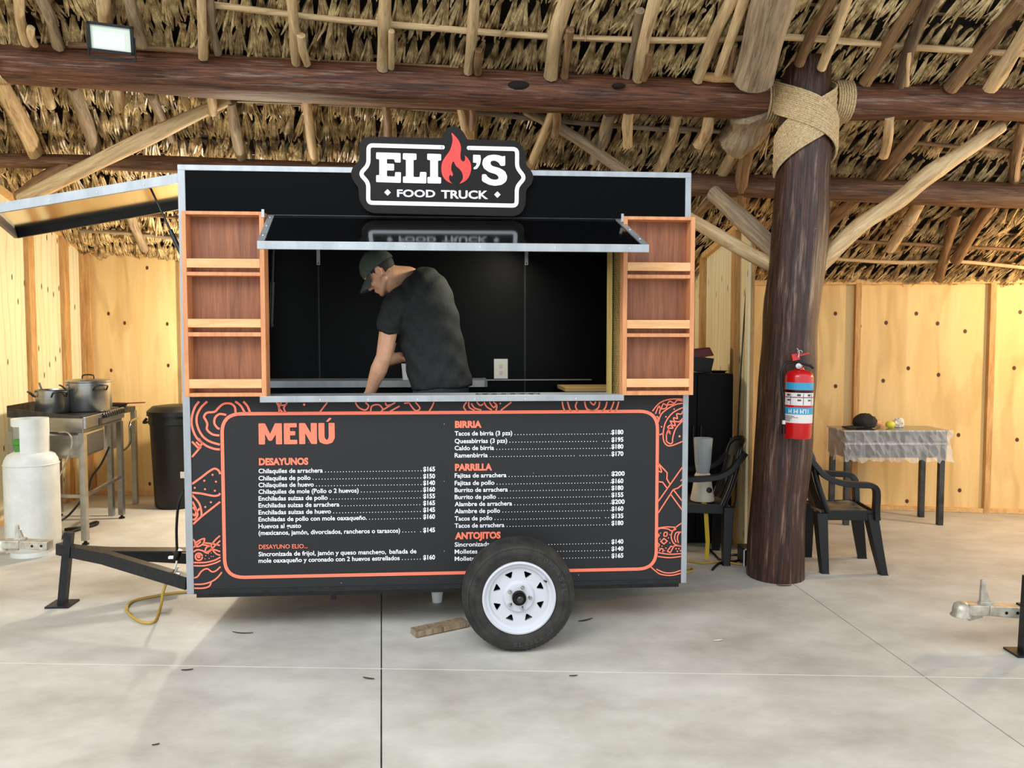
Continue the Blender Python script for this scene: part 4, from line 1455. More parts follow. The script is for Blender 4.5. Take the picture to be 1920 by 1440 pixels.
for q in [(488, 800), (497, 822), (515, 812), (540, 826), (548, 805), (570, 815), (585, 803), (605, 820), (618, 808), (622, 826), (501, 806), (537, 799), (578, 829)]:
    x, z = mp(*q)
    mb.ribbon([(x, z), (x + .004, z - .002), (x + .006, z - .005)], .0018, MY - .0006)
tp('title_wear', mb, mat('orange_wear', srgb(196, 76, 56), .6), menu, kind='stuff')
for q in (833, 795), (833, 902), (833, 1033), (1000, 887), (640, 1093), (1085, 1078):
    x, z = mp(*q)
    tp('screw_head', MB().ball((x, -.001, z), .0032, 6, 4), M['alu'], menu)

# ---- wheel
YW = -.36
wc = TL(973.5, 1112, YW)
RT = (TL(960, 1006, YW)[1] - TL(960, 1218, YW)[1]) / 2
wz = RT - .006
C0 = Vector((wc[0], 0, wz))
AX = (0, 1, 0)
wheel = tp('wheel', MB().lathe([(.05, YW + .07), (.05, W * .5)], C0, AX, 16), M['hub_black'], smooth=50)   # stub axle
prof = [(.185, .01), (.20, -.002), (.225, -.010), (.25, -.010), (.272, .000), (.284, .016), (.2915, .03), (.295, .045), (.297, .085), (.295, .125), (.2915, .14), (.28, .158), (.25, .17), (.20, .165), (.185, .155)]
prof = [(r * RT / .297, YW + h) for r, h in prof]
mb = MB()
NS = 144
mb.lathe(prof, C0, AX, NS)
for i in (5, 6, 10):
    for k in range(NS):
        if k % 2 == 0:
            v = mb.v[i * NS + k]
            d = Vector((v.x - C0.x, 0, v.z - C0.z))
            mb.v[i * NS + k] = v - d.normalized() * .006
for v in mb.v:      # flat where it stands on the floor
    if v.z < .0005:
        v.z = .0005
tyre = tp('tyre', mb, M['rubber'], wheel, smooth=35)
for i, (r, y) in enumerate(((.232, -.0115), (.262, -.008))):
    rr_ = r * RT / .297
    tp('sidewall_ring', MB().tube([C0 + Vector((math.cos(a) * rr_, YW + y + .001, math.sin(a) * rr_)) for a in [2 * PI * k / 60 for k in range(60)]], .0018, 4, closed=True), M['rubber'], tyre, smooth=60)


def arc_text(word, r, mid_deg, span_deg, size, inward=False):
    mbq = MB()
    n_ = len(word)
    for i, ch in enumerate(word):
        if ch == ' ':
            continue
        f = (i + .5) / n_ - .5
        an = mid_deg - f * span_deg if not inward else mid_deg + f * span_deg
        t_ = text_mb(ch, -size * .38, size * .38, -size * .5, size, 0, .02)
        rot = math.radians(an - 90 if not inward else an + 90)
        for v in t_.v:
            x, z = v.x, v.z
            v.x, v.z = x * math.cos(rot) - z * math.sin(rot), x * math.sin(rot) + z * math.cos(rot)
            v += C0 + Vector((math.cos(math.radians(an)) * r, YW - .0125, math.sin(math.radians(an)) * r))
        mbq.add(t_.v, t_.f)
    return mbq


q = RT / .297
tp('tyre_lettering', arc_text('COMPASAL', .240 * q, 36, 62, .025), M['rubber_mark'], tyre)
tp('tyre_lettering', arc_text('BLAZER', .240 * q, 282, 40, .022, True), M['rubber_mark'], tyre)
tp('tyre_lettering', arc_text('HP', .240 * q, 312, 12, .022, True), M['rubber_mark'], tyre)
tp('tyre_lettering', arc_text('BLAZER', .240 * q, 165, 34, .018), M['rubber'], tyre)
RR = 68.5 / 105.5 * RT
rp_ = [(RR, .008), (RR - .002, -.004), (RR - .010, -.007), (RR - .016, -.002), (RR - .022, .010), (RR - .034, .014), (RR - .040, .026), (RR - .040, .034)]
tp('rim', MB().lathe([(r, YW + h) for r, h in rp_] + [(RR - .045, YW + .12), (RR - .01, YW + .15)], C0, AX, 64), M['rim_white'], wheel, smooth=40)
# pressed disc with eight triangular windows
ro, ri = RR - .038, .085 * q
yd = YW + .030
mb = MB()
for k in range(8):
    a0 = math.radians(22.5 + 45 * k + 1)
    half = PI / 8
    rm = .121 * q
    rot = lambda x, y: (x * math.cos(a0) - y * math.sin(a0), x * math.sin(a0) + y * math.cos(a0))
    for sg_ in (-1, 1):
        outer = [(ro * math.cos(a0 + sg_ * half * (1 - j / 5)), ro * math.sin(a0 + sg_ * half * (1 - j / 5))) for j in range(6)]
        inner = [(ri * math.cos(a0 + sg_ * half * j / 4), ri * math.sin(a0 + sg_ * half * j / 4)) for j in range(5)]
        hole = [rot(rm + dx * q, dy * q * sg_) for dx, dy in ((.014, 0), (.014, .018), (.010, .022), (-.017, .004), (-.018, 0))]
        loop = outer + hole + inner
        vs = [(C0.x + x, yd, C0.z + z) for x, z in loop]
        mb.add(vs, [tuple(range(len(vs)))])
        hv = [(C0.x + x, yd, C0.z + z) for x, z in hole] + [(C0.x + x, yd + .016, C0.z + z) for x, z in hole]
        mb.add(hv, [(i, i + 1, 6 + i, 5 + i) for i in range(4)])
disc = tp('wheel_disc', mb, M['rim_white'], wheel)
tp('wheel_disc', MB().lathe([(.088 * q, YW + .034), (.082 * q, YW + .022), (.074 * q, YW + .012), (.045 * q, YW + .010), (.037 * q, YW + .012), (.036 * q, YW + .03)], C0, AX, 40), M['rim_white'], wheel, smooth=35)
tp('wheel_drum', MB().lathe([(.0, YW + .10), (RR - .05, YW + .10), (RR - .05, YW + .14)], C0, AX, 32), M['hub_black'], wheel)
tp('hub_cap', MB().lathe([(.037 * q, YW + .03), (.036 * q, YW - .012), (.033 * q, YW - .016), (.028 * q, YW - .010), (.0, YW - .006)], C0, AX, 28), M['hub_black'], wheel, smooth=40)
tp('hub_nut', MB().lathe([(.018, YW - .006), (.018, YW - .016), (.012, YW - .02), (0, YW - .02)], C0 + Vector((.004, 0, -.004)), AX, 8), M['steel_dark'], wheel)
for k in range(5):
    a = math.radians(72 + 72 * k)
    c_ = C0 + Vector((math.cos(a) * .059 * q, 0, math.sin(a) * .059 * q))
    tp('lug_nut', MB().lathe([(.013, YW + .012), (.0125, YW + .008), (.0095, YW + .006), (.009, YW - .008), (.006, YW - .011), (0, YW - .011)], c_, AX, 6), M['chrome'], wheel)
a = math.radians(32)
tp('valve', MB().tube([C0 + Vector((math.cos(a) * (RR - .036), YW + .02, math.sin(a) * (RR - .036))), C0 + Vector((math.cos(a) * (RR - .028), YW - .012, math.sin(a) * (RR - .028)))], .005, 8), M['hub_black'], wheel)
tp('fender_stay', MB().box(C0.x - .03, C0.x + .03, -.02, .05, ZB - .03, ZB + .0), M['black_metal'], wheel)

# ---- raised side hatch on the left end
hA, hB = tl3(P(341, 335, 4.62)), tl3(P(341, 379, 5.42))
hC, hD = tl3(P(30, 434, 5.30)), tl3(P(-14, 394, 4.50))
up = Vector((0, 0, .022))
hatch = tp('side_hatch', MB().add([hA, hB, hC, hD, hA + up, hB + up, hC + up, hD + up],
                                  [(0, 1, 2, 3), (7, 6, 5, 4), (1, 0, 4, 5), (2, 1, 5, 6), (3, 2, 6, 7), (0, 3, 7, 4)]), M['mirror_sheet'])
tp('hatch_rim', MB().beam(hA + Vector((0, 0, .004)), hD + Vector((0, 0, .004)), .02, .05), M['alu'], hatch)
tp('hatch_rim', MB().beam(hB + Vector((0, 0, -.008)), hC + Vector((0, 0, -.008)), .02, .07), M['black_metal'], hatch)
tp('hatch_rim', MB().beam(hC + Vector((0, 0, -.008)), hD + Vector((0, 0, -.008)), .02, .07), M['black_metal'], hatch)
for f in (.2, .45, .7):
    tp('rivet', MB().ball(hA.lerp(hD, f) + Vector((0, -.011, .0)), .004, 6, 4), M['white_plastic'], hatch)
a, b = tl3(P(281, 350, 4.68)), tl3(P(343, 482, 4.62))
m_ = a.lerp(b, .62)
tp('gas_strut', MB().tube([a, m_], .006, 8).tube([m_, b], .013, 10).ball(a, .013, 8, 6), M['black_metal'], hatch, smooth=50)

# ---- drawbar, jack and coupler
db = tp('drawbar', MB().beam(tl3(P(354, 1092, 4.62)), tl3(P(200, 1046, 4.9)), .05, .075).beam(tl3(P(205, 1047, 4.895)), tl3(P(112, 1028, 5.06)), .055, .07), M['black_metal'])
tp('drawbar_beam', MB().beam(tl3(P(352, 1046, 5.45)), tl3(P(120, 1032, 5.12)), .05, .07), M['black_metal'], db)
tp('drawbar_plate', MB().beam(tl3(P(352, 1031, 5.3)), tl3(P(150, 1030, 5.14)), .10, .008), M['black_metal'], db)
jk = tp('jack_post', MB().beam(tl3(P(130, 998, 5.0)), tl3(P(117, 1136, 5.0)), .045, .045, up=(0, 1, 0)), M['black_metal'], db)
jf = tl3(P(117, 1137, 5.0))
tp('jack_foot', MB().box(jf.x - .07, jf.x + .07, jf.y - .07, jf.y + .07, .001, .012), M['black_metal'], jk)


def coupler_parts(parent, base, s, z, local, tf=lambda v: v, lever_x=.22, lift=0.0, lever_h=.13):
    """ball coupler pointing to -x from base (its rear end)"""
    def B(mbq):
        return MB().add([tf(Vector(base) + v * s) for v in mbq.v], mbq.f)
    hz_ = lambda: None
    body = put('coupler', B(MB().beam((0, 0, 0), (-.17, 0, .012), .075, .055, w2=.07, h2=.05).beam((-.17, 0, .012), (-.27, 0, .014), .07, .05, w2=.075, h2=.055)), M['coupler'], parent, local=local, bevel=.005)
    put('ball_socket', B(MB().lathe([(.0, .036), (.022, .034), (.036, .022), (.042, .0), (.043, -.02), (.050, -.03), (.050, -.036), (.03, -.036)], (-.29, 0, .012), (0, 0, 1), 20)), M['coupler'], body, local=local, smooth=45)
    put('ball_clamp', B(MB().beam((-.26, 0, -.03), (-.19, 0, -.018), .03, .03, w2=.02, h2=.02)), M['coupler'], body, local=local)
    lev = put('latch_lever', B(MB().beam((-lever_x, 0, .03), (-lever_x - .004, 0, .03 + lever_h), .022, .034, up=(1, 0, 0), w2=.016, h2=.018)
                               .beam((-lever_x + .03, 0, .03), (-lever_x + .008, 0, .10), .018, .016, up=(1, 0, 0)).box(-lever_x - .02, -lever_x + .05, -.014, .014, .026, .05)), M['coupler'], body, local=local, bevel=.003)
    for dx in (-.035, -.09):
        put('bolt_hole', B(MB().lathe([(.0, -.0385), (.008, -.0385)], (dx, 0, .004), (0, 1, 0), 10)), M['hub_black'], body, local=local)
    return body


cb = tl3(P(88, 1022, 5.08))
coupler_parts(db, (cb.x + .02, cb.y, cb.z), 1.0, 0, True, lever_x=.19, lever_h=.10)
# plug and socket hanging at the front corner
a = tl3(P(333, 1040, 4.75))
pl = tp('trailer_plug', MB().lathe([(0, .03), (.018, .03), (.022, 0), (.018, -.03), (0, -.03)], a, (.3, 0, 1), 12), M['hub_black'], db, smooth=50)
tp('plug_clip', MB().box(a.x - .05, a.x - .015, a.y - .01, a.y + .01, a.z - .022, a.z - .008), M['white_plastic'], pl)
tp('trailer_cable', MB().tube(smoothline([tuple(tl3(P(*q))) for q in ((346, 920, 4.6), (335, 945, 4.66), (331, 990, 4.72), (332, 1035, 4.75))], 6), .008, 8), M['rubber_hose'], db, smooth=60)
tp('trailer_cable', MB().tube(smoothline([tuple(tl3(P(*q))) for q in ((333, 1045, 4.75), (328, 1065, 4.72), (318, 1080, 4.7), (312, 1095, 4.7))], 6), .006, 8), M['cream'], db, smooth=60)
tp('shackle', MB().tube([tl3(P(334, 1062, 4.62)), tl3(P(328, 1074, 4.62)), tl3(P(337, 1076, 4.62))], .007, 6), M['chrome'], db)

# ------------------------------------------------------------------ the man at work inside the truck


def remesh(name, mb, voxel, smooth_it=6, fac=0.6):
    me = mb.mesh(name)
    o = bpy.data.objects.new('remesh_source', me)
    COL.objects.link(o)
    m1 = o.modifiers.new('r', 'REMESH')
    m1.mode = 'VOXEL'
    m1.voxel_size = voxel
    m2 = o.modifiers.new('s', 'SMOOTH')
    m2.iterations = smooth_it
    m2.factor = fac
    bpy.context.view_layer.update()
    dg = bpy.context.evaluated_depsgraph_get()
    out = bpy.data.meshes.new_from_object(o.evaluated_get(dg))
    out.name = name
    bpy.data.objects.remove(o)
    out.polygons.foreach_set('use_smooth', [True] * len(out.polygons))
    return out


DP = 4.98          # depth of the man's middle
MMP = DP * K / FPX  # metres per pixel there
pp = lambda x, y, off=0.0: P(x, y, DP + off / K)
HC = pp(713, 511, -.02)
hF = Vector((-.76, .12, -.64)).normalized()
hU = Vector((-.66, .05, .75))
hU = (hU - hF * hU.dot(hF)).normalized()
hL = hU.cross(hF).normalized()       # the man's left, toward the camera
HM = Matrix((hL, hF, hU)).transposed()   # local x = left, y = forward, z = up


def h(x, y, z):
    return HC + HM @ Vector((x, y, z))


body = MB()
body.ball(h(0, -.012, .03), (.074, .095, .09), 20, 14, HM)
body.ball(h(0, .032, -.035), (.060, .062, .078), 18, 12, HM)
body.ball(h(0, .072, -.102), (.024, .020, .018), 12, 8, HM)
for s in (-1, 1):
    body.capsule(h(s * .056, -.005, -.055), h(s * .02, .065, -.10), .02, .02)
    body.capsule(h(s * .012, .092, .018), h(s * .045, .078, .018), .011, .012)      # brow
    body.ball(h(s * .043, .068, -.03), (.022, .02, .018), 10, 8, HM)                 # cheek
    body.ball(h(s * .078, -.012, -.008), (.008, .020, .032), 10, 8, HM)              # ear
    body.ball(h(s * .082, -.016, .014), (.007, .014, .012), 10, 8, HM)
body.capsule(h(0, .090, .004), h(0, .113, -.034), .010, .013)                         # nose
for s in (-1, 1):
    body.ball(h(s * .012, .101, -.038), (.009, .012, .008), 8, 6, HM)
body.capsule(h(-.018, .088, -.066), h(.018, .088, -.066), .0085, .0085)               # lips
body.capsule(h(-.015, .087, -.078), h(.015, .087, -.078), .009, .009)
NB = pp(768, 520, .05)
body.capsule(h(0, -.035, -.045), NB, .058, .066)
body.capsule(h(0, .0, -.07), pp(752, 545, .02), .05, .06)
# near (left) arm
SH, EL_, WR = pp(734, 580, -.15), pp(720, 668, -.14), pp(694, 736, -.05)
body.capsule(SH, pp(728, 622, -.145), .062, .054)
body.capsule(pp(728, 622, -.145), EL_, .054, .047)
body.capsule(EL_, EL_.lerp(WR, .35), .046, .051)
body.capsule(EL_.lerp(WR, .35), WR, .051, .032)


def hand(W_, fdir, side, palm_n, curl, r=.0085):
    """palm and five bent fingers from the wrist; palm_n is the direction the palm faces"""
    fdir = fdir.normalized()
    palm_n = (palm_n - fdir * palm_n.dot(fdir)).normalized()
    sd = fdir.cross(palm_n) * side
    K1 = W_ + fdir * .085
    for q in range(5):
        o = (q / 4 - .5) * .06
        body.capsule(W_ + sd * o * .7 + fdir * .012, K1 + sd * o, .015, .0125, 8)
    for q, L in enumerate((.072, .08, .074, .058)):
        o = (q / 3 - .5) * .066
        p0 = K1 + sd * o
        d = fdir.copy()
        for k, f in enumerate((.46, .32, .24)):
            an = curl * (k + .6)
            d = (fdir * math.cos(an) + palm_n * math.sin(an))
            p1 = p0 + d * L * f
            body.capsule(p0, p1, r - k * .0006, r - (k + 1) * .0006, 8)
            p0 = p1
    t0 = W_ + fdir * .03 - sd * .03
    t1 = t0 + (fdir * .5 - sd * .75 + palm_n * .4).normalized() * .04
    t2 = t1 + (fdir * .8 - sd * .1 + palm_n * .6).normalized() * .034
    body.capsule(W_ + fdir * .015 - sd * .015, t0, .017, .014, 8)
    body.capsule(t0, t1, .013, .0105, 8)
    body.capsule(t1, t2, .0105, .008, 8)


hand(WR, Vector((-.35, .25, -.9)), 1, Vector((-.3, .9, .2)), .45)
# far (right) arm: elbow out to the left, hand closed on a cup in front of him
SH2, EL2, WR2 = pp(742, 575, .17), pp(722, 676, .20), pp(752, 670, .10)
body.capsule(SH2, EL2, .055, .045)
body.capsule(EL2, WR2, .046, .034)
hand(WR2, Vector((.75, -.35, -.35)), -1, Vector((-.1, -.3, -1)), .55)
# trunk and hips under the clothes, so the figure is one surface
TOR = [(826, 760, 48, .12), (826, 725, 52, .125), (818, 680, 50, .125), (806, 620, 53, .135), (795, 575, 50, .14), (783, 556, 40, .13)]
for (x0, y0, w0, d0), (x1, y1, w1, d1) in zip(TOR, TOR[1:]):
    body.capsule(pp(x0 - 3, y0), pp(x1 - 3, y1), w0 * MMP * .66, w1 * MMP * .66, 14)
body.capsule(pp(826, 760, -.08), pp(824, 880, -.09), .085, .065)
body.capsule(pp(826, 760, .08), pp(824, 880, .09), .085, .065)
ptop = thing('person', 'man in black t-shirt and dark green cap bending over the counter inside the truck', 'person', (pp(824, 760).x, pp(824, 760).y, ZF))
put('body', remesh('body', body, .0055, 5, .5), M['skin'], ptop)


def loft(sections, n=28, cap=True):
    """sections: centre Vector, half width vector, half depth vector"""
    mb = MB()
    for c, a, b in sections:
        for k in range(n):
            t = 2 * PI * k / n
            ca, sa = math.cos(t), math.sin(t)
            e = .86
            mb.v.append(c + a * (abs(ca) ** e * (1 if ca > 0 else -1)) + b * (abs(sa) ** e * (1 if sa > 0 else -1)))
    for i in range(len(sections) - 1):
        for k in range(n):
            l = (k + 1) % n
            mb.f.append((i * n + k, i * n + l, (i + 1) * n + l, (i + 1) * n + k))
    if cap:
        mb.f.append(tuple(range(n - 1, -1, -1)))
        mb.f.append(tuple((len(sections) - 1) * n + k for k in range(n)))
    return mb


def tsec(x, y, hw, hd, tilt=0.0):
    an = math.radians(tilt)
    return (pp(x, y), Vector((math.cos(an), .12, math.sin(an))) * hw * MMP, Vector((.0, 1, 0)) * hd)


shirt = loft([tsec(829, 728, 57, .155, 3), tsec(826, 712, 58, .155, 4), tsec(819, 680, 57, .155, 6), tsec(811, 645, 58, .16, 10), tsec(804, 612, 58.5, .17, 16), tsec(797, 582, 60, .18, 26), tsec(787, 558, 60, .178, 35),
              tsec(778, 540, 53, .155, 42), tsec(767, 524, 36, .105, 48)])
shirt.capsule(pp(752, 562, -.09), pp(737, 582, -.15), .085, .078, 14)
shirt.capsule(pp(737, 582, -.15), pp(729, 612, -.15), .078, .071, 14)
shirt.capsule(pp(752, 562, .09), pp(742, 585, .16), .08, .072, 14)
shirt.capsule(pp(742, 585, .16), pp(734, 625, .18), .07, .064, 14)
me = remesh('t_shirt', shirt, .010, 6, .6)
# sleeves end in a clean cut and the neck stays open
sleeve_n = (pp(728, 622, -.145) - pp(738, 580, -.15)).normalized()
cutp = pp(728, 621, -.145)
ts = put('t_shirt', me, M['shirt'], ptop)
rs = random.Random(2)
for v in me.vertices:      # soft folds across the back and waist
    p = v.co
    f = math.sin(p.z * 46 + p.x * 30 + 1.5 * math.sin(p.x * 22)) * .0035 + math.sin(p.x * 60 - p.z * 34) * .0025
    v.co = p + v.normal * f
sl = MB().lathe([(.060, -.012), (.0645, -.010), (.067, .0), (.0665, .012)], cutp - sleeve_n * .012, sleeve_n, 24)
put('sleeve_hem', sl, M['shirt'], ts, smooth=60)
# cap
def head_patch(rx_, ry_, rz_, cy_, cz_, zmin, n=28, m=10):
    mb = MB()
    t1 = math.acos(zmin / rz_)
    for i in range(m + 1):
        t = t1 * i / m
        for k in range(n):
            a = 2 * PI * k / n
            mb.v.append(h(rx_ * math.sin(t) * math.cos(a), cy_ + ry_ * math.sin(t) * math.sin(a), cz_ + rz_ * math.cos(t)))
    for i in range(m):
        for k in range(n):
            l = (k + 1) % n
            mb.f.append((i * n + k, (i + 1) * n + k, (i + 1) * n + l, i * n + l))
    return mb


capo = put('cap', head_patch(.087, .112, .108, -.008, .034, -.012), M['cap'], ptop, smooth=60)
mb = MB()
NA = 16
for lay in (0, -.005):
    for j in range(6):
        s = j / 5
        for i in range(NA + 1):
            a = -1 + 2 * i / NA
            x = a * .078 * (1 - .10 * s * s)
            y = .100 * math.sqrt(max(0, 1 - (x / .086) ** 2)) - .008 + s * .082 * (1 - .55 * a * a)
            z = .026 - .026 * s - .004 * a * a - .022 * a * a * s - .012 * s * s + lay
            mb.v.append(h(x, y, z))
o2 = 6 * (NA + 1)
for j in range(5):
    for i in range(NA):
        q = (j * (NA + 1) + i, j * (NA + 1) + i + 1, (j + 1) * (NA + 1) + i + 1, (j + 1) * (NA + 1) + i)
        mb.f.append(q)
        mb.f.append(tuple(k + o2 for k in reversed(q)))
for j in range(5):
    for i in (0, NA):
        a, b = j * (NA + 1) + i, (j + 1) * (NA + 1) + i
        mb.f.append((a, b, b + o2, a + o2))
for i in range(NA):
    a = 5 * (NA + 1) + i
    mb.f.append((a, a + 1, a + 1 + o2, a + o2))
put('cap_brim', mb, M['cap'], capo, smooth=50)
put('cap_button', MB().ball(h(0, -.008, .142), .008, 10, 6), M['cap'], capo, smooth=60)
mb = MB()
e_ = MB().ball((0, -.012, .03), (.0765, .0985, .0925), 40, 30)
for f in e_.f:
    cc = sum((e_.v[i] for i in f), Vector()) / len(f)
    if -.052 - .2 * max(0, cc.y + .07) < cc.z < .045 and (cc.y < -.034 or (cc.y < .022 and cc.z > .002) or (cc.y < .030 and cc.z > .012)):
        mb.add([h(*e_.v[i]) for i in f], [tuple(range(len(f)))])
put('hair', mb, M['hair'], ptop, smooth=80)
for s in (-1, 1):
    put('eye', MB().ball(h(s * .031, .083, -.002), (.010, .007, .005), 10, 8, HM), M['eye'], ptop, smooth=60)
put('lips', MB().capsule(h(-.016, .0945, -.069), h(.016, .0945, -.069), .0045, .0045, 8), M['lip'], ptop, smooth=60)
je = loft([tsec(827, 722, 51, .142, 0), tsec(827, 745, 54, .15, 0), tsec(827, 775, 52, .15, 0)], 24)
zf = ZF + .06
for s in (-1, 1):
    je.capsule(pp(826, 765, s * .085), pp(826, 880, s * .10), .10, .075, 12)
    k_ = pp(826, 880, s * .10)
    je.capsule(k_, Vector((k_.x + .03, k_.y, zf + .03)), .075, .055, 12)
    sh = MB().capsule(Vector((k_.x + .05, k_.y, ZF + .045)), Vector((k_.x - .15, k_.y + .02, ZF + .035)), .043, .034, 12)
    put('shoe', sh, M['black_plastic'], ptop, smooth=60)
put('jeans', remesh('jeans', je, .011, 4), M['denim'], ptop)
cupb = pp(763, 697, .08)
put('cup', MB().lathe([(0, -.05), (.026, -.05), (.034, .05), (.031, .05), (.025, -.045), (0, -.044)], cupb, (0, 0, 1), 18), M['white_plastic'], None, smooth=40)
tag(bpy.data.objects['cup'], 'small white cup held in the far hand of the man in the truck', 'cup')

# ------------------------------------------------------------------ left booth: gas cylinder, stove, pots, bin
c = P(64, 1030, 6.25)
c.z = 0
gy = thing('gas_cylinder', 'tall white gas cylinder with a green valve standing by the stove', 'gas cylinder', c)
r = 46 * 6.25 * K / FPX
zz = lambda py, d=6.25: P(64, py, d).z
zs, zc0, zc1 = zz(858), zz(832), zz(784)
put('tank', MB().lathe([(0, .03), (r * .8, .03), (r * .97, .07), (r, .12), (r, zs - .05), (r * .96, zs - .01), (r * .86, zs + .025), (r * .62, zs + .05), (.05, zs + .06), (0, zs + .06)], c, (0, 0, 1), 36), M['cyl_white'], gy, smooth=50)
put('foot_ring', MB().lathe([(r * .82, .06), (r * .85, .001), (r * .80, .001), (r * .78, .06)], c, (0, 0, 1), 36), M['cyl_white'], gy, smooth=40)
rc = 31 * 6.25 * K / FPX
hz0, hz1 = zs + .012, zc1
hole0, hole1 = math.radians(150), math.radians(205)
cy_mb = MB()
for a0, a1, z0, z1 in ((0, 2 * PI, hz1 - .055, hz1), (0, 2 * PI, hz0, hz0 + .03)):
    cy_mb.lathe([(rc, z0), (rc, z1), (rc - .006, z1), (rc - .006, z0)], c, (0, 0, 1), 36)
cy_mb.lathe([(rc, hz0 + .03), (rc, hz1 - .055), (rc - .006, hz1 - .055), (rc - .006, hz0 + .03)], c, (0, 0, 1), 30, math.radians(88), math.radians(368))
put('valve_guard', cy_mb, M['cyl_white'], gy, smooth=40)
put('valve', MB().lathe([(0, zs + .04), (.03, zs + .04), (.034, zs + .10), (.045, zs + .11), (.045, zs + .14), (.02, zs + .15), (0, zs + .15)], c + Vector((-.055, -.05, 0)), (0, 0, 1), 14), M['green'], gy, smooth=40)
put('weld_seam', MB().tube([c + Vector((math.cos(a) * (r + .001), math.sin(a) * (r + .001), zs - .045)) for a in [2 * PI * k / 40 for k in range(40)]], .004, 5, closed=True), M['cyl_white'], gy, smooth=60)


def slab(mb, corners, z0, z1):
    mb.add([(x, y, z) for z in (z0, z1) for x, y in corners], [(0, 3, 2, 1), (4, 5, 6, 7), (0, 1, 5, 4), (1, 2, 6, 5), (2, 3, 7, 6), (3, 0, 4, 7)])
    return mb


# stove
S1, S2 = P(155, 782, 6.5), P(228, 768, 7.55)
S0 = P(14, 778, 6.62)
S3 = S0 + (S2 - S1)
zt_ = P(155, 781, 6.5).z
za_ = P(155, 812, 6.5).z
stv = thing('stove', 'steel restaurant stove with black griddle top and a row of knobs', 'stove', ((S0.x + S2.x) / 2, (S0.y + S2.y) / 2, 0))
xy = lambda *q: [(v.x, v.y) for v in q]
ins = lambda f: [S0.lerp(S2, f), S1.lerp(S3, f), S2.lerp(S0, f), S3.lerp(S1, f)]
put('stove_body', slab(MB(), xy(S0, S1, S2, S3), za_, zt_ - .015), M['steel'], stv, bevel=.004)
put('griddle_top', slab(MB(), xy(*ins(.03)), zt_ - .015, zt_), M['black_metal'], stv)
put('side_shield', MB().beam(S0 + Vector((0, 0, zt_ - S0.z + .02)), S1 + Vector((0, 0, zt_ - S1.z - .005)), .008, .07, h2=.012).beam(S0 + Vector((0, 0, zt_ - S0.z + .03)), S3 + Vector((0, 0, zt_ - S3.z + .03)), .008, .09)
    .beam(S3 + Vector((0, 0, zt_ - S3.z + .03)), S2.lerp(S3, .35) + Vector((0, 0, zt_ - S2.z + .0)), .008, .08, h2=.03), M['steel_dark'], stv)
fdir = (S2 - S1).normalized()
fn = Vector((fdir.y, -fdir.x, 0)).normalized()
put('control_panel', MB().beam(S1 + fn * .012 + Vector((0, 0, (za_ + zt_) / 2 - S1.z + .012)), S2 + fn * .012 + Vector((0, 0, (za_ + zt_) / 2 - S2.z + .012)), .02, (zt_ - za_) * .72), M['steel'], stv, bevel=.003)
for i in range(9):
    f = .42 + .06 * i
    kx = S1.lerp(S2, f)
    kx = Vector((kx.x, kx.y, (za_ + zt_) / 2 + .035)) + fn * .022
    kn = put('knob', MB().lathe([(0, .034), (.016, .034), (.019, .012), (.024, .008), (.024, 0), (0, 0)], kx, fn, 12), M['black_plastic'], stv, smooth=40)
kx = S1.lerp(S2, .3)
put('oven_plate', MB().beam(Vector((kx.x, kx.y, za_ + .06)) + fn * .024, Vector((kx.x, kx.y, za_ + .06)) + fn * .024 + fdir * .07, .006, .06), M['black_metal'], stv)
for q, (a, b) in enumerate(((S0, .03), (S1, .03), (S2, .03), (S3, .03))):
    ctr_ = (S0 + S2) / 2
    pz = a.lerp(ctr_, .05)
    l_ = put('leg', MB().box(pz.x - .022, pz.x + .022, pz.y - .022, pz.y + .022, .035, za_), M['steel'], stv)
    put('foot', MB().lathe([(0, .04), (.012, .04), (.012, .02), (.026, .012), (.026, .001), (0, .001)], (pz.x, pz.y, 0), (0, 0, 1), 12), M['hub_black'], l_)
zb_ = P(190, 912, 7.0).z
for a, b in ((S1, S2), (S0, S3), (S1, S0)):
    put('stretcher', MB().beam(Vector((a.x, a.y, zb_)).lerp(Vector((((S0 + S2) / 2).x, ((S0 + S2) / 2).y, zb_)), .05), Vector((b.x, b.y, zb_)).lerp(Vector((((S0 + S2) / 2).x, ((S0 + S2) / 2).y, zb_)), .05), .025, .025), M['steel'], stv)
# tub hanging under the stove
t0, t1 = S1.lerp(S2, .12), S1.lerp(S2, .62)
tub = MB()
zA, zB_ = za_, P(190, 854, 6.8).z
i0, i1 = t0 - fn * .03, t1 - fn * .03
slab(tub, xy(i0, i1, i1 - fn * .35, i0 - fn * .35), zB_, zA)
put('drip_tub', tub, M['steel'], stv, bevel=.03)
# second burner frame behind
B1, B2 = P(206, 780, 7.62), P(254, 772, 8.22)
bw = S0 - S1
B0, B3 = B1 + bw * .9, B2 + bw * .9
ztb = P(240, 766, 7.9).z
bst = thing('burner_stand', 'low steel burner stand with gas pipe beyond the stove, in front of the plywood corner', 'burner stand', ((B0.x + B2.x) / 2, (B0.y + B2.y) / 2, 0))
put('frame_top', slab(MB(), xy(B0, B1, B2, B3), ztb - .05, ztb), M['steel_dark'], bst)
put('side_panel', slab(MB(), xy(B1 - fn * .02, B1.lerp(B2, .35) - fn * .02, B1.lerp(B2, .35) - fn * .05, B1 - fn * .05), P(220, 842, 7.7).z, ztb - .04), M['steel'], bst)
for a in (B0, B1, B2, B3):
    pz = a.lerp((B0 + B2) / 2, .05)
    put('leg', MB().box(pz.x - .022, pz.x + .022, pz.y - .022, pz.y + .022, .001, ztb - .04), M['steel'], bst)
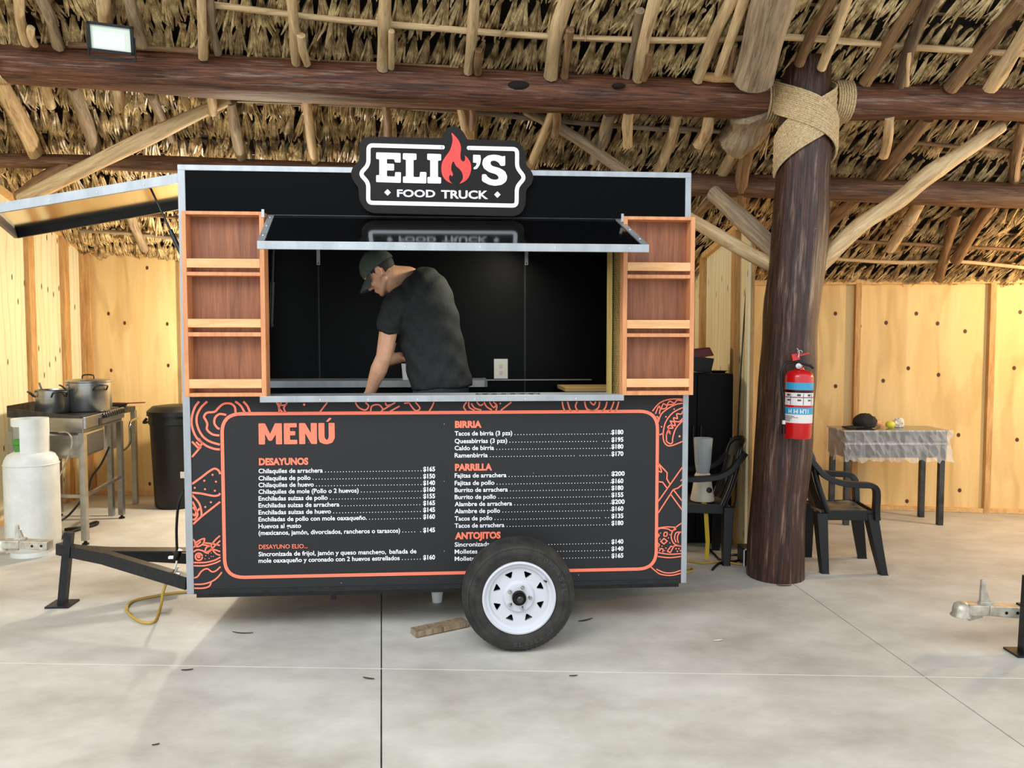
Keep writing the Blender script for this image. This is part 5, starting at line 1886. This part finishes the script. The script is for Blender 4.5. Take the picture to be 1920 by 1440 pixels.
put('gas_pipe', MB().tube(smoothline([tuple(B2 + fn * .02 + Vector((0, 0, ztb - B2.z - .12))), tuple(B1.lerp(B2, .55) + fn * .05 + Vector((0, 0, ztb - B1.z - .14))), tuple(B1.lerp(B2, .5) + fn * .05 + Vector((0, 0, ztb - B1.z - .34))),
                                     tuple(B1.lerp(B2, .1) + fn * .04 + Vector((0, 0, ztb - B1.z - .40)))], 6), .012, 8), M['chrome'], bst, smooth=50)
put('griddle_pan', MB().lathe([(0, .0), (.13, .0), (.15, .035), (.145, .035), (.125, .006), (0, .006)], ((B0.x * .3 + B2.x * .7), (B0.y * .3 + B2.y * .7), ztb), (0, 0, 1), 24), M['black_metal'], bst, smooth=40)
for y_ in (-.03, 0.03):
    pz = P(240, 757, 7.85)
    put('tongs', MB().tube([pz + Vector((-.1, y_, .0)), pz + Vector((.16, y_ * .4, .012))], .005, 6), M['dark_red'], bst)


def pot(px, py_b, py_t, rpx, d, label, lid, spoon=False):
    b = P(px, py_b, d)
    b.z = zt_ + .003
    r_ = rpx * d * K / FPX
    hgt = (py_b - py_t) * d * K / FPX
    o = thing('stock_pot', label, 'pot', b)
    put('pot_body', MB().lathe([(0, 0), (r_ * .95, 0), (r_, .012), (r_, hgt - .004), (r_ * 1.035, hgt), (r_ * 1.0, hgt + .003), (r_ * .97, hgt - .01), (r_ * .96, .01), (0, .008)], b, (0, 0, 1), 40), M['steel'], o, smooth=40)
    if lid:
        l_ = put('lid', MB().lathe([(r_ * 1.03, hgt + .002), (r_ * 1.03, hgt + .010), (r_ * .9, hgt + .022), (r_ * .3, hgt + .030), (0, hgt + .031)], b, (0, 0, 1), 36), M['steel'], o, smooth=40)
        put('lid_grip', MB().tube(smoothline([tuple(b + Vector((x_, -.01, hgt + z_))) for x_, z_ in ((-.05, .028), (-.045, .055), (0, .062), (.045, .055), (.05, .028))], 4), .006, 8), M['black_metal'], l_, smooth=50)
    for sx_ in (-1, 1):
        y_ = -.6 if not lid else -.5
        dv = Vector((sx_ * .75, y_, 0)).normalized()
        tv = Vector((-dv.y, dv.x, 0))
        c0 = b + dv * r_ + Vector((0, 0, hgt * .82))
        put('handle', MB().tube(smoothline([tuple(c0 + tv * a_ + dv * q_ + Vector((0, 0, z_))) for a_, q_, z_ in ((-.055, -.004, -.02), (-.05, .03, .015), (0, .045, .022), (.05, .03, .015), (.055, -.004, -.02))], 4), .007, 8), M['steel_dark'], o, smooth=50)
    if spoon:
        put('ladle', MB().tube([b + Vector((-.05, .0, hgt * .3)), b + Vector((-r_ * .95, .03, hgt + .055))], .008, 8), M['steel_dark'], o)
    return o


pot(99, 766, 723, 29.5, 6.85, 'small open steel pot with a ladle on the stove, nearer the left wall', False, True)
pot(168, 764, 710, 38, 7.05, 'large lidded steel stock pot on the right of the stove top', True)
# gas hoses on the floor and valve string
for i, (pts, r_, m, lab) in enumerate([
        ([P(120, 962, 7.0), P(150, 945, 7.1), P(178, 935, 7.3), P(178, 955, 7.2), P(130, 975, 6.9), P(105, 990, 6.6), P(70, 1000, 6.6)], .013, 'rubber_hose', 'black gas hose looping across the floor under the stove'),
        ([P(205, 838, 7.2), P(190, 870, 7.1), P(172, 895, 7.0), P(162, 925, 6.95), P(130, 965, 6.85), P(110, 978, 6.75)], .009, 'rubber_hose', 'black gas hose hanging down from the stove'),
        ([P(110, 811, 6.45), P(128, 812, 6.42), P(135, 832, 6.42), P(122, 870, 6.5), P(108, 900, 6.55)], .006, 'coupler', 'thin pale hose drooping from the front of the stove')]):
    pts = [tuple(p if p.z > r_ else Vector((p.x, p.y, r_ + .001))) for p in pts]
    if i == 0:
        pts = [(x, y, r_ + .001) for x, y, z in pts]
    tag(put('gas_hose', MB().tube(smoothline(pts, 6), r_, 8), M[m], smooth=60), lab, 'hose')

# trash can
c = P(333, 943, 8.12)
c.z = 0
tc_ = thing('trash_can', 'tall black plastic bin with lid, half hidden behind the truck corner', 'bin', c)
rb = 47 * 8.12 * K / FPX
zt2 = P(300, 772, 8.12).z
put('bin_body', MB().lathe([(0, .004), (rb * .80, .004), (rb * .84, .03), (rb * .96, zt2 - .12), (rb * 1.0, zt2 - .11), (rb * 1.0, zt2), (rb * .95, zt2), (rb * .8, .05)], c, (0, 0, 1), 36), M['black_plastic'], tc_, smooth=40)
put('bin_lid', MB().lathe([(rb * 1.06, zt2 - .03), (rb * 1.06, zt2 + .012), (rb * .98, zt2 + .03), (rb * .85, zt2 + .06), (rb * .3, zt2 + .075), (0, zt2 + .076)], c, (0, 0, 1), 36), M['black_plastic'], tc_, smooth=40)
for s in (-1, 1):
    put('bin_handle', MB().tube(smoothline([tuple(c + Vector((s * rb * k1, y_, zt2 - dz))) for k1, y_, dz in ((.99, -.09, .06), (1.14, -.07, .10), (1.15, .07, .10), (.99, .09, .06))], 4), .014, 8), M['black_plastic'], tc_, smooth=50)
p_ = P(338, 893, 7.8)
put('bin_label', MB().box(p_.x - .03, p_.x + .05, c.y - rb * .93, c.y - rb * .90, p_.z - .03, p_.z + .03), M['label_white'], tc_)

# yellow extension cord under the front corner
pts = [P(312, 1092, 4.7), P(306, 1110, 4.72), P(303, 1130, 4.75)] + [G(x, y, .009) for x, y in ((298, 1148), (288, 1166), (262, 1165), (238, 1145), (248, 1128), (290, 1118), (345, 1110), (450, 1104), (520, 1100))]
tag(put('extension_cord', MB().tube(smoothline([tuple(p) for p in pts], 6), .0085, 8), M['yellow_cord'], smooth=60), 'yellow cord hanging from the drawbar and looping on the concrete', 'cord')

# ------------------------------------------------------------------ right side
# fire extinguisher on the post
ed = 5.36
base = P(1494, 821, ed)
r = 26 * ed * K / FPX
px_m = ed * K / FPX
ax = (P(1499, 690, ed) - base).normalized()
fx = thing('fire_extinguisher', 'red fire extinguisher with blue and white labels hanging on the tree trunk post', 'fire extinguisher', base)
H_ = 128 * px_m
put('tank', MB().lathe([(0, .004), (r * .92, 0), (r, .01), (r, H_ - .045), (r * .93, H_ - .022), (r * .7, H_ - .006), (r * .34, H_ + .003), (r * .28, H_ + .02), (0, H_ + .02)], base, ax, 36), M['red'], fx, smooth=50)


def on_can(h0, h1, a0, a1, m, parent, rr_=1.012, n=14, name='label_band'):
    return put(name, MB().lathe([(r * rr_, h0), (r * rr_, h1)], base, ax, n, math.radians(a0), math.radians(a1)), m, parent)


# angles: find the frame the lathe uses so labels face the camera
xx = ax.cross(Vector((0, 1, 0)) if abs(ax.z) >= .9 else Vector((0, 0, 1))).normalized()
yy = ax.cross(xx)
tc = (CAM - base)
fa = math.degrees(math.atan2(tc.dot(yy), tc.dot(xx)))
hp = lambda py: (821 - py) * px_m
lb = on_can(hp(729), hp(716), fa - 62, fa + 88, M['label_blue'], fx)
lb2 = on_can(hp(758), hp(735), fa - 62, fa + 88, M['label_white'], fx)
on_can(hp(744), hp(742.5), fa - 60, fa + 86, M['label_ink'], lb2, 1.02)
for a in (-30, 20, 60):
    on_can(hp(757), hp(736), fa + a - 1.2, fa + a + 1.2, M['label_ink'], lb2, 1.02, 2)
for a in (-48, -5, 38):
    on_can(hp(741), hp(737), fa + a, fa + a + 14, M['label_ink'], lb2, 1.022, 4)
    on_can(hp(750), hp(747), fa + a + 2, fa + a + 16, M['label_ink'], lb2, 1.022, 4)
lb3 = on_can(hp(775), hp(762), fa - 64, fa + 88, M['label_blue'], fx)
for a in (-38, -28, -16, -4, 8, 18, 30, 40):
    on_can(hp(773), hp(765), fa + a, fa + a + 4, M['label_white'], lb3, 1.02, 2)
for a in (-36, -14, 10, 22):
    on_can(hp(770.5 if a != 22 else 766.5), hp(768.5 if a != 22 else 765), fa + a, fa + a + 10, M['label_white'], lb3, 1.02, 3)
lb4 = on_can(hp(791), hp(775), fa - 64, fa + 88, M['label_white'], fx)
for i in range(5):
    on_can(hp(779 + 2.3 * i), hp(778 + 2.3 * i), fa - 58, fa - 58 + (44, 60, 36, 30, 30)[i], M['label_ink'], lb4, 1.02, 4)
put('strap_band', MB().lathe([(r * 1.03, hp(734)), (r * 1.035, hp(732)), (r * 1.03, hp(730))], base, ax, 32), M['hub_black'], fx)
top = base + ax * (H_ + .02)
put('valve_head', MB().lathe([(0, 0), (.018, 0), (.02, .012), (.015, .03), (0, .03)], top, ax, 14), M['chrome'], fx, smooth=40)
q_ = lambda x, y, o=0: P(x, y, ed - .02 + o)
put('gauge', MB().lathe([(0, .012), (.018, .010), (.018, 0), (0, 0)], q_(1494, 686) + Vector((0, -.02, 0)), (0, -1, 0), 16), M['chrome'], fx, smooth=40)
put('carry_handle', MB().beam(q_(1488, 676), q_(1522, 687), .022, .014).beam(q_(1518, 684), q_(1525, 691), .022, .012), M['hub_black'], fx, bevel=.003)
put('squeeze_lever', MB().beam(q_(1484, 671), q_(1498, 668), .024, .045).beam(q_(1497, 667), q_(1517, 662), .02, .012), M['red'], fx, bevel=.003)
put('safety_pin', MB().tube([q_(1494, 653, -.03), q_(1499, 660, -.03), q_(1497, 670, -.03)], .003, 6).tube([q_(1499, 660, -.03) + Vector((math.cos(a) * .014, -.01, math.sin(a) * .010)) for a in [2 * PI * k / 12 for k in range(12)]], .0025, 5, closed=True), M['chrome'], fx)
hs = put('hose', MB().tube(smoothline([tuple(q_(*p)) for p in ((1486, 679), (1474, 681), (1466, 695), (1465, 720), (1468, 745), (1470, 785))], 6), .0075, 8), M['rubber_hose'], fx, smooth=60)
put('nozzle', MB().lathe([(.008, 0), (.010, -.02), (.013, -.10), (.009, -.10), (0, -.1)], q_(1470, 785), (.02, 0, 1), 12), M['hub_black'], hs, smooth=40)
put('nozzle_ring', MB().lathe([(.011, -.01), (.012, -.035), (.0105, -.035)], q_(1470, 785), (.02, 0, 1), 12), M['label_white'], hs)
put('wall_hook', MB().beam(q_(1497, 676, .05), q_(1497, 676, .30), .02, .03), M['black_metal'], fx)


# monobloc chair, built facing +x then placed
def chair(name, label, loc, rz, s=1.0):
    t_ = thing(name, label, 'chair', loc, rz)
    bp_ = M['black_plastic']
    w_ = .19
    mb = MB()
    N = 10
    for lay in (0, -.018):
        for i in range(N + 1):
            for j in range(N + 1):
                u, v = i / N * 2 - 1, j / N
                mb.v.append(Vector((-.20 + .38 * v, u * w_ * (1 - .10 * (1 - v)), .425 + .02 * v - .018 * (1 - u * u) * math.sin(PI * v) + lay - .03 * max(0, v - .85) / .15)))
    o2 = (N + 1) ** 2
    for i in range(N):
        for j in range(N):
            a = i * (N + 1) + j
            q = (a, a + 1, a + N + 2, a + N + 1)
            mb.f += [q[::-1], tuple(k + o2 for k in q)]
    for i in range(N):
        for a, b in ((i, i + 1), (N * (N + 1) + i, N * (N + 1) + i + 1), (i * (N + 1), (i + 1) * (N + 1)), (i * (N + 1) + N, (i + 1) * (N + 1) + N)):
            mb.f.append((a, b, b + o2, a + o2))
    put('seat', mb, M['seat_worn'], t_, local=True, smooth=50)
    for sgn in (-1, 1):     # apron under the seat edge
        put('apron', MB().beam((-.19, sgn * (w_ - .02), .40), (.17, sgn * (w_ + .0), .41), .012, .07), bp_, t_, local=True, bevel=.004)
    put('apron', MB().beam((.172, -w_, .405), (.172, w_, .405), .012, .07), bp_, t_, local=True, bevel=.004)
    # back: curved rounded frame with slats
    def bk(u, v):
        return Vector((-.20 - .12 * v + .05 * u * u - .02 * math.sin(v * PI), u * (w_ * (.94 + .06 * v)), .43 + .45 * v))
    rim = [bk(-1, 0)] + [bk(-1, v) for v in (.2, .4, .6, .75)] + [bk(-.93, .9), bk(-.7, .99), bk(-.35, 1.03), bk(0, 1.04), bk(.35, 1.03), bk(.7, .99), bk(.93, .9)] + [bk(1, v) for v in (.75, .6, .4, .2, 0)]
    put('back_frame', MB().tube(smoothline([tuple(p) for p in rim], 3), .021, 8), bp_, t_, local=True, smooth=60)
    for u in (-.66, -.33, 0, .33, .66):
        m2 = MB()
        prev = None
        for k in range(7):
            v = k / 6 * .98
            for du in (-.11, .11):
                p = bk(u + du, v)
                m2.v += [p + Vector((.007, 0, 0)), p - Vector((.007, 0, 0))]
        for k in range(6):
            a = k * 4
            m2.f += [(a, a + 2, a + 6, a + 4), (a + 1, a + 5, a + 7, a + 3), (a, a + 4, a + 5, a + 1), (a + 2, a + 3, a + 7, a + 6)]
        put('back_slat', m2, bp_, t_, local=True, smooth=40)
    mm = MB()
    prev = None
    for k in range(9):
        u = k / 8 * 2 - 1
        for v in (.72, 1.0):
            p = bk(u * .93, v)
            mm.v += [p + Vector((.009, 0, 0)), p - Vector((.009, 0, 0))]
    for k in range(8):
        a = k * 4
        mm.f += [(a, a + 2, a + 6, a + 4), (a + 1, a + 5, a + 7, a + 3), (a, a + 4, a + 5, a + 1), (a + 2, a + 3, a + 7, a + 6)]
    put('back_top', mm, bp_, t_, local=True, smooth=40)
    for sgn in (-1, 1):
        y0 = sgn * (w_ + .015)
        path = [(-.30, sgn * w_, .82), (-.25, y0, .76), (-.19, y0 + sgn * .01, .69), (-.10, y0 + sgn * .015, .645), (.02, y0 + sgn * .02, .63), (.12, y0 + sgn * .015, .625), (.158, y0 + sgn * .005, .60), (.168, y0, .55), (.17, sgn * (w_ + .005), .45), (.175, sgn * (w_ + .005), .38)]
        sp_ = smoothline(path, 4)
        mb = MB()
        n_ = len(sp_)
        for i, p in enumerate(sp_):
            p = Vector(p)
            a, b = Vector(sp_[max(i - 1, 0)]), Vector(sp_[min(i + 1, n_ - 1)])
            t = (b - a).normalized()
            sd = Vector((0, 1, 0))
            nn = t.cross(sd).normalized()
            for aa, bb in ((-1, -1), (1, -1), (1, 1), (-1, 1)):
                mb.v.append(p + sd * aa * .032 + nn * bb * .019)
        for i in range(n_ - 1):
            for k in range(4):
                mb.f.append((i * 4 + k, i * 4 + (k + 1) % 4, (i + 1) * 4 + (k + 1) % 4, (i + 1) * 4 + k))
        mb.f += [(3, 2, 1, 0), tuple((n_ - 1) * 4 + k for k in range(4))]
        put('armrest', mb, bp_, t_, local=True, smooth=40, bevel=.004)
        for fx_, tx in ((.15, .225), (-.19, -.17)):
            m2 = MB()
            for z, x_, y_, a, b in ((.42, fx_, sgn * (w_ - .005), .052, .05), (.2, fx_ + (tx - fx_) * .5, sgn * (w_ + .012), .043, .042), (.001, tx, sgn * (w_ + .03), .033, .033)):
                m2.v += [Vector((x_ - a, y_ - sgn * b, z)), Vector((x_ + a * (1 if fx_ > 0 else .9), y_ - sgn * b, z)), Vector((x_ + a * .7, y_ + sgn * .012, z)), Vector((x_ - a * .7, y_ + sgn * .012, z))]
            for i in range(2):
                for k in range(4):
                    m2.f.append((i * 4 + k, i * 4 + (k + 1) % 4, (i + 1) * 4 + (k + 1) % 4, (i + 1) * 4 + k))
            m2.f += [(0, 1, 2, 3), (11, 10, 9, 8)]
            put('leg', m2, bp_, t_, local=True, bevel=.004)
    return t_


g1, g2 = G(1556, 1080), G(1668, 1084)
g3 = G(1605, 1058)
mid = (g1 + G(1640, 1070)) / 2
ch = chair('plastic_chair', 'black plastic armchair facing right beside the tree trunk post', (2.375, 5.50, 0), math.radians(-5))
ch2 = chair('plastic_chair', 'black plastic armchair facing left behind the truck, with a blender on its seat', (1.50 * K, 6.15 * K, 0), math.radians(176))

# blender standing on the second chair
b = P(1317, 934, 6.12)
sc_ = 6.12 * K / FPX
b.z = .437
bl = thing('blender', 'cream blender with clear jar standing on the chair behind the truck', 'blender', b)
put('motor_base', MB().lathe([(0, 0), (22 * sc_, 0), (22.5 * sc_, .01), (19 * sc_, .08), (15 * sc_, 48 * sc_), (13 * sc_, 52 * sc_), (0, 52 * sc_)], b, (0, 0, 1), 28), M['cream'], bl, smooth=45)
put('jar', MB().lathe([(12 * sc_, 52 * sc_), (15 * sc_, 70 * sc_), (18 * sc_, 118 * sc_), (17 * sc_, 118 * sc_), (14 * sc_, 70 * sc_), (11 * sc_, 54 * sc_), (0, 54 * sc_)], b, (0, 0, 1), 24), M['clear'], bl, smooth=40)
put('jar_grip', MB().tube(smoothline([tuple(b + Vector((x_ * sc_, -8 * sc_, z_ * sc_))) for x_, z_ in ((-8, 108), (-14, 100), (-13, 75), (-8, 66))], 4), .008, 8), M['clear'], bl, smooth=50)
put('knob', MB().lathe([(0, .014), (.019, .012), (.022, 0), (0, 0)], b + Vector((8 * sc_, -17.5 * sc_, 22 * sc_)), (.1, -1, .1), 16), M['hub_black'], bl, smooth=40)
st = b + Vector((-.01, -.13, 0))
tag(put('strap', MB().beam(st + Vector((0, 0, -.01)), Vector((st.x + .02, st.y, .16)), .03, .006, up=(0, 1, 0)).beam(Vector((st.x + .02, st.y, .16)), Vector((st.x + .015, st.y, .02)), .028, .006, up=(0, 1, 0)).beam(st + Vector((0, 0, -.008)), st + Vector((-.0, .10, -.004)), .03, .006), M['yellow_strap']),
    'yellow measuring strap hanging down from the chair seat below the blender', 'strap')

# black cabinet with things on it
ca, cbb = P(1236, 1033, 6.55), P(1371, 1033, 6.55)
cz = P(1330, 701, 6.55).z
cab = thing('cabinet', 'tall matt black cabinet behind the truck by the pale plywood wall', 'cabinet', ((ca.x + cbb.x) / 2, ca.y + .25, 0))
put('cabinet_body', MB().box(ca.x, cbb.x, ca.y + .02, ca.y + .5, .02, cz), M['black_cabinet'], cab, bevel=.004)
xm_ = ca.x + (cbb.x - ca.x) * .5
for a, b_ in ((ca.x + .004, xm_ - .002), (xm_ + .002, cbb.x - .004)):
    dr = put('door', MB().box(a, b_, ca.y, ca.y + .02, .05, cz - .01), M['black_cabinet'], cab, bevel=.003)
    hx_ = xm_ - .03 if b_ < xm_ else xm_ + .03
    put('handle', MB().box(hx_ - .006, hx_ + .006, ca.y - .02, ca.y, .8, .95), M['black_metal'], dr)
put('plinth', MB().box(ca.x + .02, cbb.x - .02, ca.y + .03, ca.y + .48, .001, .03), M['black_cabinet'], cab)
c = P(1308, 700, 6.75)
c.z = cz
cr = thing('crate', 'dark red and black crate on top of the black cabinet', 'crate', c)
put('crate_body', MB().beam(c + Vector((0, 0, .012)), c + Vector((.012, 0, .13)), .17, .2, up=(0, 1, 0), w2=.19, h2=.22), M['black_plastic'], cr, bevel=.006)
put('crate_lid', MB().beam(c + Vector((.012, 0, .13)), c + Vector((.002, 0, .20)), .19, .22, up=(0, 1, 0), w2=.15, h2=.18), M['dark_red'], cr, bevel=.008)
c2 = P(1347, 700, 6.8)
c2.z = cz
tag(put('tray', MB().lathe([(0, .001), (.05, .001), (.075, .018), (.07, .018), (.045, .006), (0, .006)], c2, (0, 0, 1), 16), M['black_plastic'], smooth=40), 'flat black tray on the cabinet top beside the red crate', 'tray')
c2 = P(1331, 700, 6.8)
tag(put('crumpled_bag', MB().ball((c2.x, c2.y + .12, cz + .042), (.035, .03, .042), 7, 5), M['paper']), 'small crumpled pale bag between crate and tray on the cabinet', 'bag')

# cables and speaker box near the post base
tag(put('cable', MB().tube(smoothline([tuple(P(*q)) for q in ((1403, 486, 6.42), (1398, 560, 6.44), (1390, 680, 6.46), (1384, 800, 6.44), (1380, 930, 6.42))], 6) + [(1.80 * K + .02, 6.42 * K, .03)], .006, 6), M['rubber_hose'], smooth=60),
    'thin black cable hanging down the pale partition wall', 'cable')
for pts, r_, m, lab in (([(1290, 1052), (1320, 1056), (1352, 1053), (1390, 1058), (1402, 1052)], .008, 'yellow_cord', 'yellow cord lying on the floor behind the truck corner'),
                        ([(1336, 1068), (1350, 1056), (1380, 1052), (1395, 1044), (1375, 1040), (1352, 1050), (1340, 1040), (1330, 1030)], .009, 'rubber_hose', 'tangled black cable on the floor left of the post'),
                        ([(1284, 1074), (1298, 1070), (1296, 1066), (1280, 1066)], .008, 'yellow_cord', 'end of a yellow cord poking out beside the truck corner')):
    tag(put('floor_cable', MB().tube(smoothline([tuple(G(x, y, r_ + .001)) for x, y in pts], 6), r_, 7), M[m], smooth=60), lab, 'cable')
c = G(1402, 1062)
sb = thing('speaker_box', 'small grey box with white edge on the floor left of the post', 'box', c)
put('box_body', MB().box(c.x - .03, c.x + .12, c.y, c.y + .16, .001, .125), M['black_metal'], sb, bevel=.004)
put('front_bezel', MB().box(c.x - .032, c.x - .024, c.y - .004, c.y + .004, .001, .128).box(c.x - .032, c.x + .12, c.y - .004, c.y + .004, .12, .128), M['white_plastic'], sb)

# wrapped steel table against the back wall
ta, tb = P(1577, 970, 7.3), P(1762, 972, 7.3)
ty0, ty1 = 7.22 * K, 7.62 * K
tz = P(1665, 803, 7.4).z
tz0 = P(1665, 856, 7.3).z
tx0, tx1 = P(1578, 860, 7.3).x, P(1766, 860, 7.3).x
tbl = thing('steel_table', 'grey steel table wrapped in clear plastic film against the warm plywood wall', 'table', ((tx0 + tx1) / 2, (ty0 + ty1) / 2, 0))
put('table_box', MB().box(tx0, tx1, ty0, ty1, tz0, tz - .012), M['steel_dark'], tbl, bevel=.004)
put('table_rail', MB().box(tx0 - .004, tx1 + .004, ty0 - .006, ty0, (tz + tz0) / 2 - .006, (tz + tz0) / 2 + .012), M['steel'], tbl)
put('table_top', MB().box(tx0 - .012, tx1 + .012, ty0 - .012, ty1 + .012, tz - .012, tz), M['steel'], tbl)
for x_ in (tx0 + .03, tx1 - .03):
    for y_ in (ty0 + .03, ty1 - .03):
        put('leg', MB().box(x_ - .022, x_ + .022, y_ - .022, y_ + .022, .001, tz0), M['steel_dark'], tbl)
# film: a crinkled skirt hanging round the box
mb = MB()
rf = random.Random(9)
ring = []
per = [(tx0 - .02, ty1 + .02), (tx0 - .02, ty0 - .02), (tx1 + .02, ty0 - .02), (tx1 + .02, ty1 + .02)]
cols = []
for i in range(3):
    a, b_ = Vector(per[i]), Vector(per[i + 1])
    n_ = 34 if i == 1 else 12
    for k in range(n_):
        cols.append((a.lerp(b_, k / n_), i))
ROWS = 7
for q, (c_, i) in enumerate(cols):
    nrm = (Vector((-1, 0)), Vector((0, -1)), Vector((1, 0)))[i]
    for j in range(ROWS):
        z = tz + .004 - (tz - tz0 + .03) * j / (ROWS - 1)
        o_ = rf.uniform(-.014, .026) + (.012 if j == ROWS - 1 else 0)
        mb.v.append(Vector((c_.x + nrm.x * o_, c_.y + nrm.y * o_, z + (rf.uniform(-.02, .015) if j in (ROWS - 1,) else 0))))
for q in range(len(cols) - 1):
    for j in range(ROWS - 1):
        a = q * ROWS + j
        mb.f.append((a, a + 1, a + ROWS + 1, a + ROWS))
put('plastic_film', mb, M['wrap'], tbl)
c = P(1621, 800, 7.42)
c.z = tz
cp = thing('black_cap', 'crumpled black cap lying on the wrapped steel table', 'cap', c)
dm = MB().ball(c + Vector((0, 0, .055)), (.105, .09, .075), 16, 10)
rq = random.Random(4)
for v in dm.v:
    v.z = max(tz + .003, v.z + rq.uniform(-.008, .008))
    v.x += rq.uniform(-.006, .006)
put('cap_crown', dm, M['cloth_black'], cp, smooth=70)
put('cap_peak', MB().beam(c + Vector((-.06, -.03, .018)), c + Vector((-.20, -.05, .010)), .14, .012, w2=.10), M['cloth_black'], cp, bevel=.004)
c = P(1669, 796, 7.4)
tag(put('lemon', MB().ball((c.x, c.y, tz + .034), (.042, .034, .033), 16, 10), M['lemon'], smooth=70), 'yellow lemon on the wrapped steel table beside the black cap', 'lemon')
c = P(1688, 796, 7.45)
mb = MB().ball((c.x, c.y + .03, tz + .038), (.05, .04, .045), 9, 7)
for v in mb.v:
    v += Vector((rq.uniform(-.012, .012), rq.uniform(-.012, .012), rq.uniform(-.01, .01)))
    v.z = max(v.z, tz + .002)
tag(put('crumpled_bag', mb, M['paper']), 'crumpled white plastic bag right of the lemon on the steel table', 'bag')
c = P(1652, 795, 7.45)
mb = MB().ball((c.x, c.y + .04, tz + .035), (.04, .03, .034), 8, 6)
for v in mb.v:
    v += Vector((rq.uniform(-.006, .006), rq.uniform(-.006, .006), 0))
    v.z = max(v.z, tz + .002)
tag(put('bread_roll', mb, M['shelf_rail']), 'small brown lump between the black cap and the lemon on the table', 'bread')

# second trailer's drawbar at the right edge
db2 = thing('trailer_drawbar', 'drawbar of a second trailer with pale coupler and black jack at the right edge', 'trailer', G(1940, 1236))
cb2 = P(1912, 1146, 4.3)
coupler_parts(db2, cb2, 1.06, 0, False, lever_x=.185, lever_h=.13)
put('drawbar_beam', MB().beam(cb2, cb2 + Vector((.28, .02, -.01)), .06, .075).beam(cb2 + Vector((.25, .02, -.01)), cb2 + Vector((1.3, -.35, -.03)), .05, .075).beam(cb2 + Vector((.25, .02, -.01)), cb2 + Vector((1.3, .45, -.03)), .05, .075), M['black_metal'], db2)
jb = P(1916, 1236, 4.2)
put('jack_post', MB().beam(Vector((jb.x + .012, jb.y, .012)), P(1930, 1080, 4.2), .045, .045, up=(0, 1, 0)), M['black_metal'], db2)
put('jack_foot', MB().box(jb.x - .06, jb.x + .08, jb.y - .06, jb.y + .06, .001, .012), M['black_metal'], db2)

# ------------------------------------------------------------------ scraps on the floor
a, b = G(775, 1186, .02), G(872, 1166, .02)
tag(put('plank_offcut', MB().beam(a, b, .085, .03), M['pole_grey'], bevel=.002), 'short plank offcut on the concrete behind the wheel', 'plank')
for (x, y), l, an, m, lab in (((1098, 1163), .05, .5, 'straw', 'dark curled leaf scrap on the floor right of the wheel'), ((351, 1256), .028, .2, 'straw', 'dark leaf crumb on the floor near the left, below the cord loop'),
                              ((691, 1272), .03, -.3, 'straw', 'small dark twig on the floor left of the long joint'), ((292, 1396), .014, .4, 'straw', 'tiny dark crumb on the floor at the lower left'),
                              ((1346, 1201), .026, .2, 'paper', 'small white paper scrap on the floor in front of the post'), ((455, 1187), .06, -.1, 'straw', 'thin dry straw on the floor before the left truck corner'),
                              ((1075, 1267), .02, .1, 'straw', 'small dark chip on the floor below the wheel'), ((1470, 1098), .05, -.1, 'straw', 'flat dark chip at the foot of the post')):
    p = G(x, y, .004)
    mb = MB()
    d = Vector((math.cos(an), math.sin(an), 0))
    s_ = Vector((-d.y, d.x, 0))
    n_ = 5
    for i in range(n_ + 1):
        f = i / n_ * 2 - 1
        w_ = l * (.05 if l > .055 else .15) * (1 - f * f) + .0015
        z = .006 + .005 * f * f * (l / .05)
        for q in (-1, 0, 1):
            mb.v.append(Vector((p.x, p.y, 0)) + d * l * f + s_ * w_ * q + Vector((0, 0, z - (0.004 if q == 0 else 0))))
    for i in range(n_):
        for q in range(2):
            a_ = i * 3 + q
            mb.f.append((a_, a_ + 3, a_ + 4, a_ + 1))
    tag(put('scrap', mb, M[m]), lab, 'scrap')
c = P(811, 1106, 4.9)
tag(put('paper_cup', MB().lathe([(0, 0), (.03, 0), (.038, .07), (.036, .07), (.028, .004), (0, .004)], G(812, 1155) + Vector((0, .25, .001)), (0, 0, 1), 16), M['white_plastic'], smooth=40), 'pale cup standing under the truck left of the wheel', 'cup')
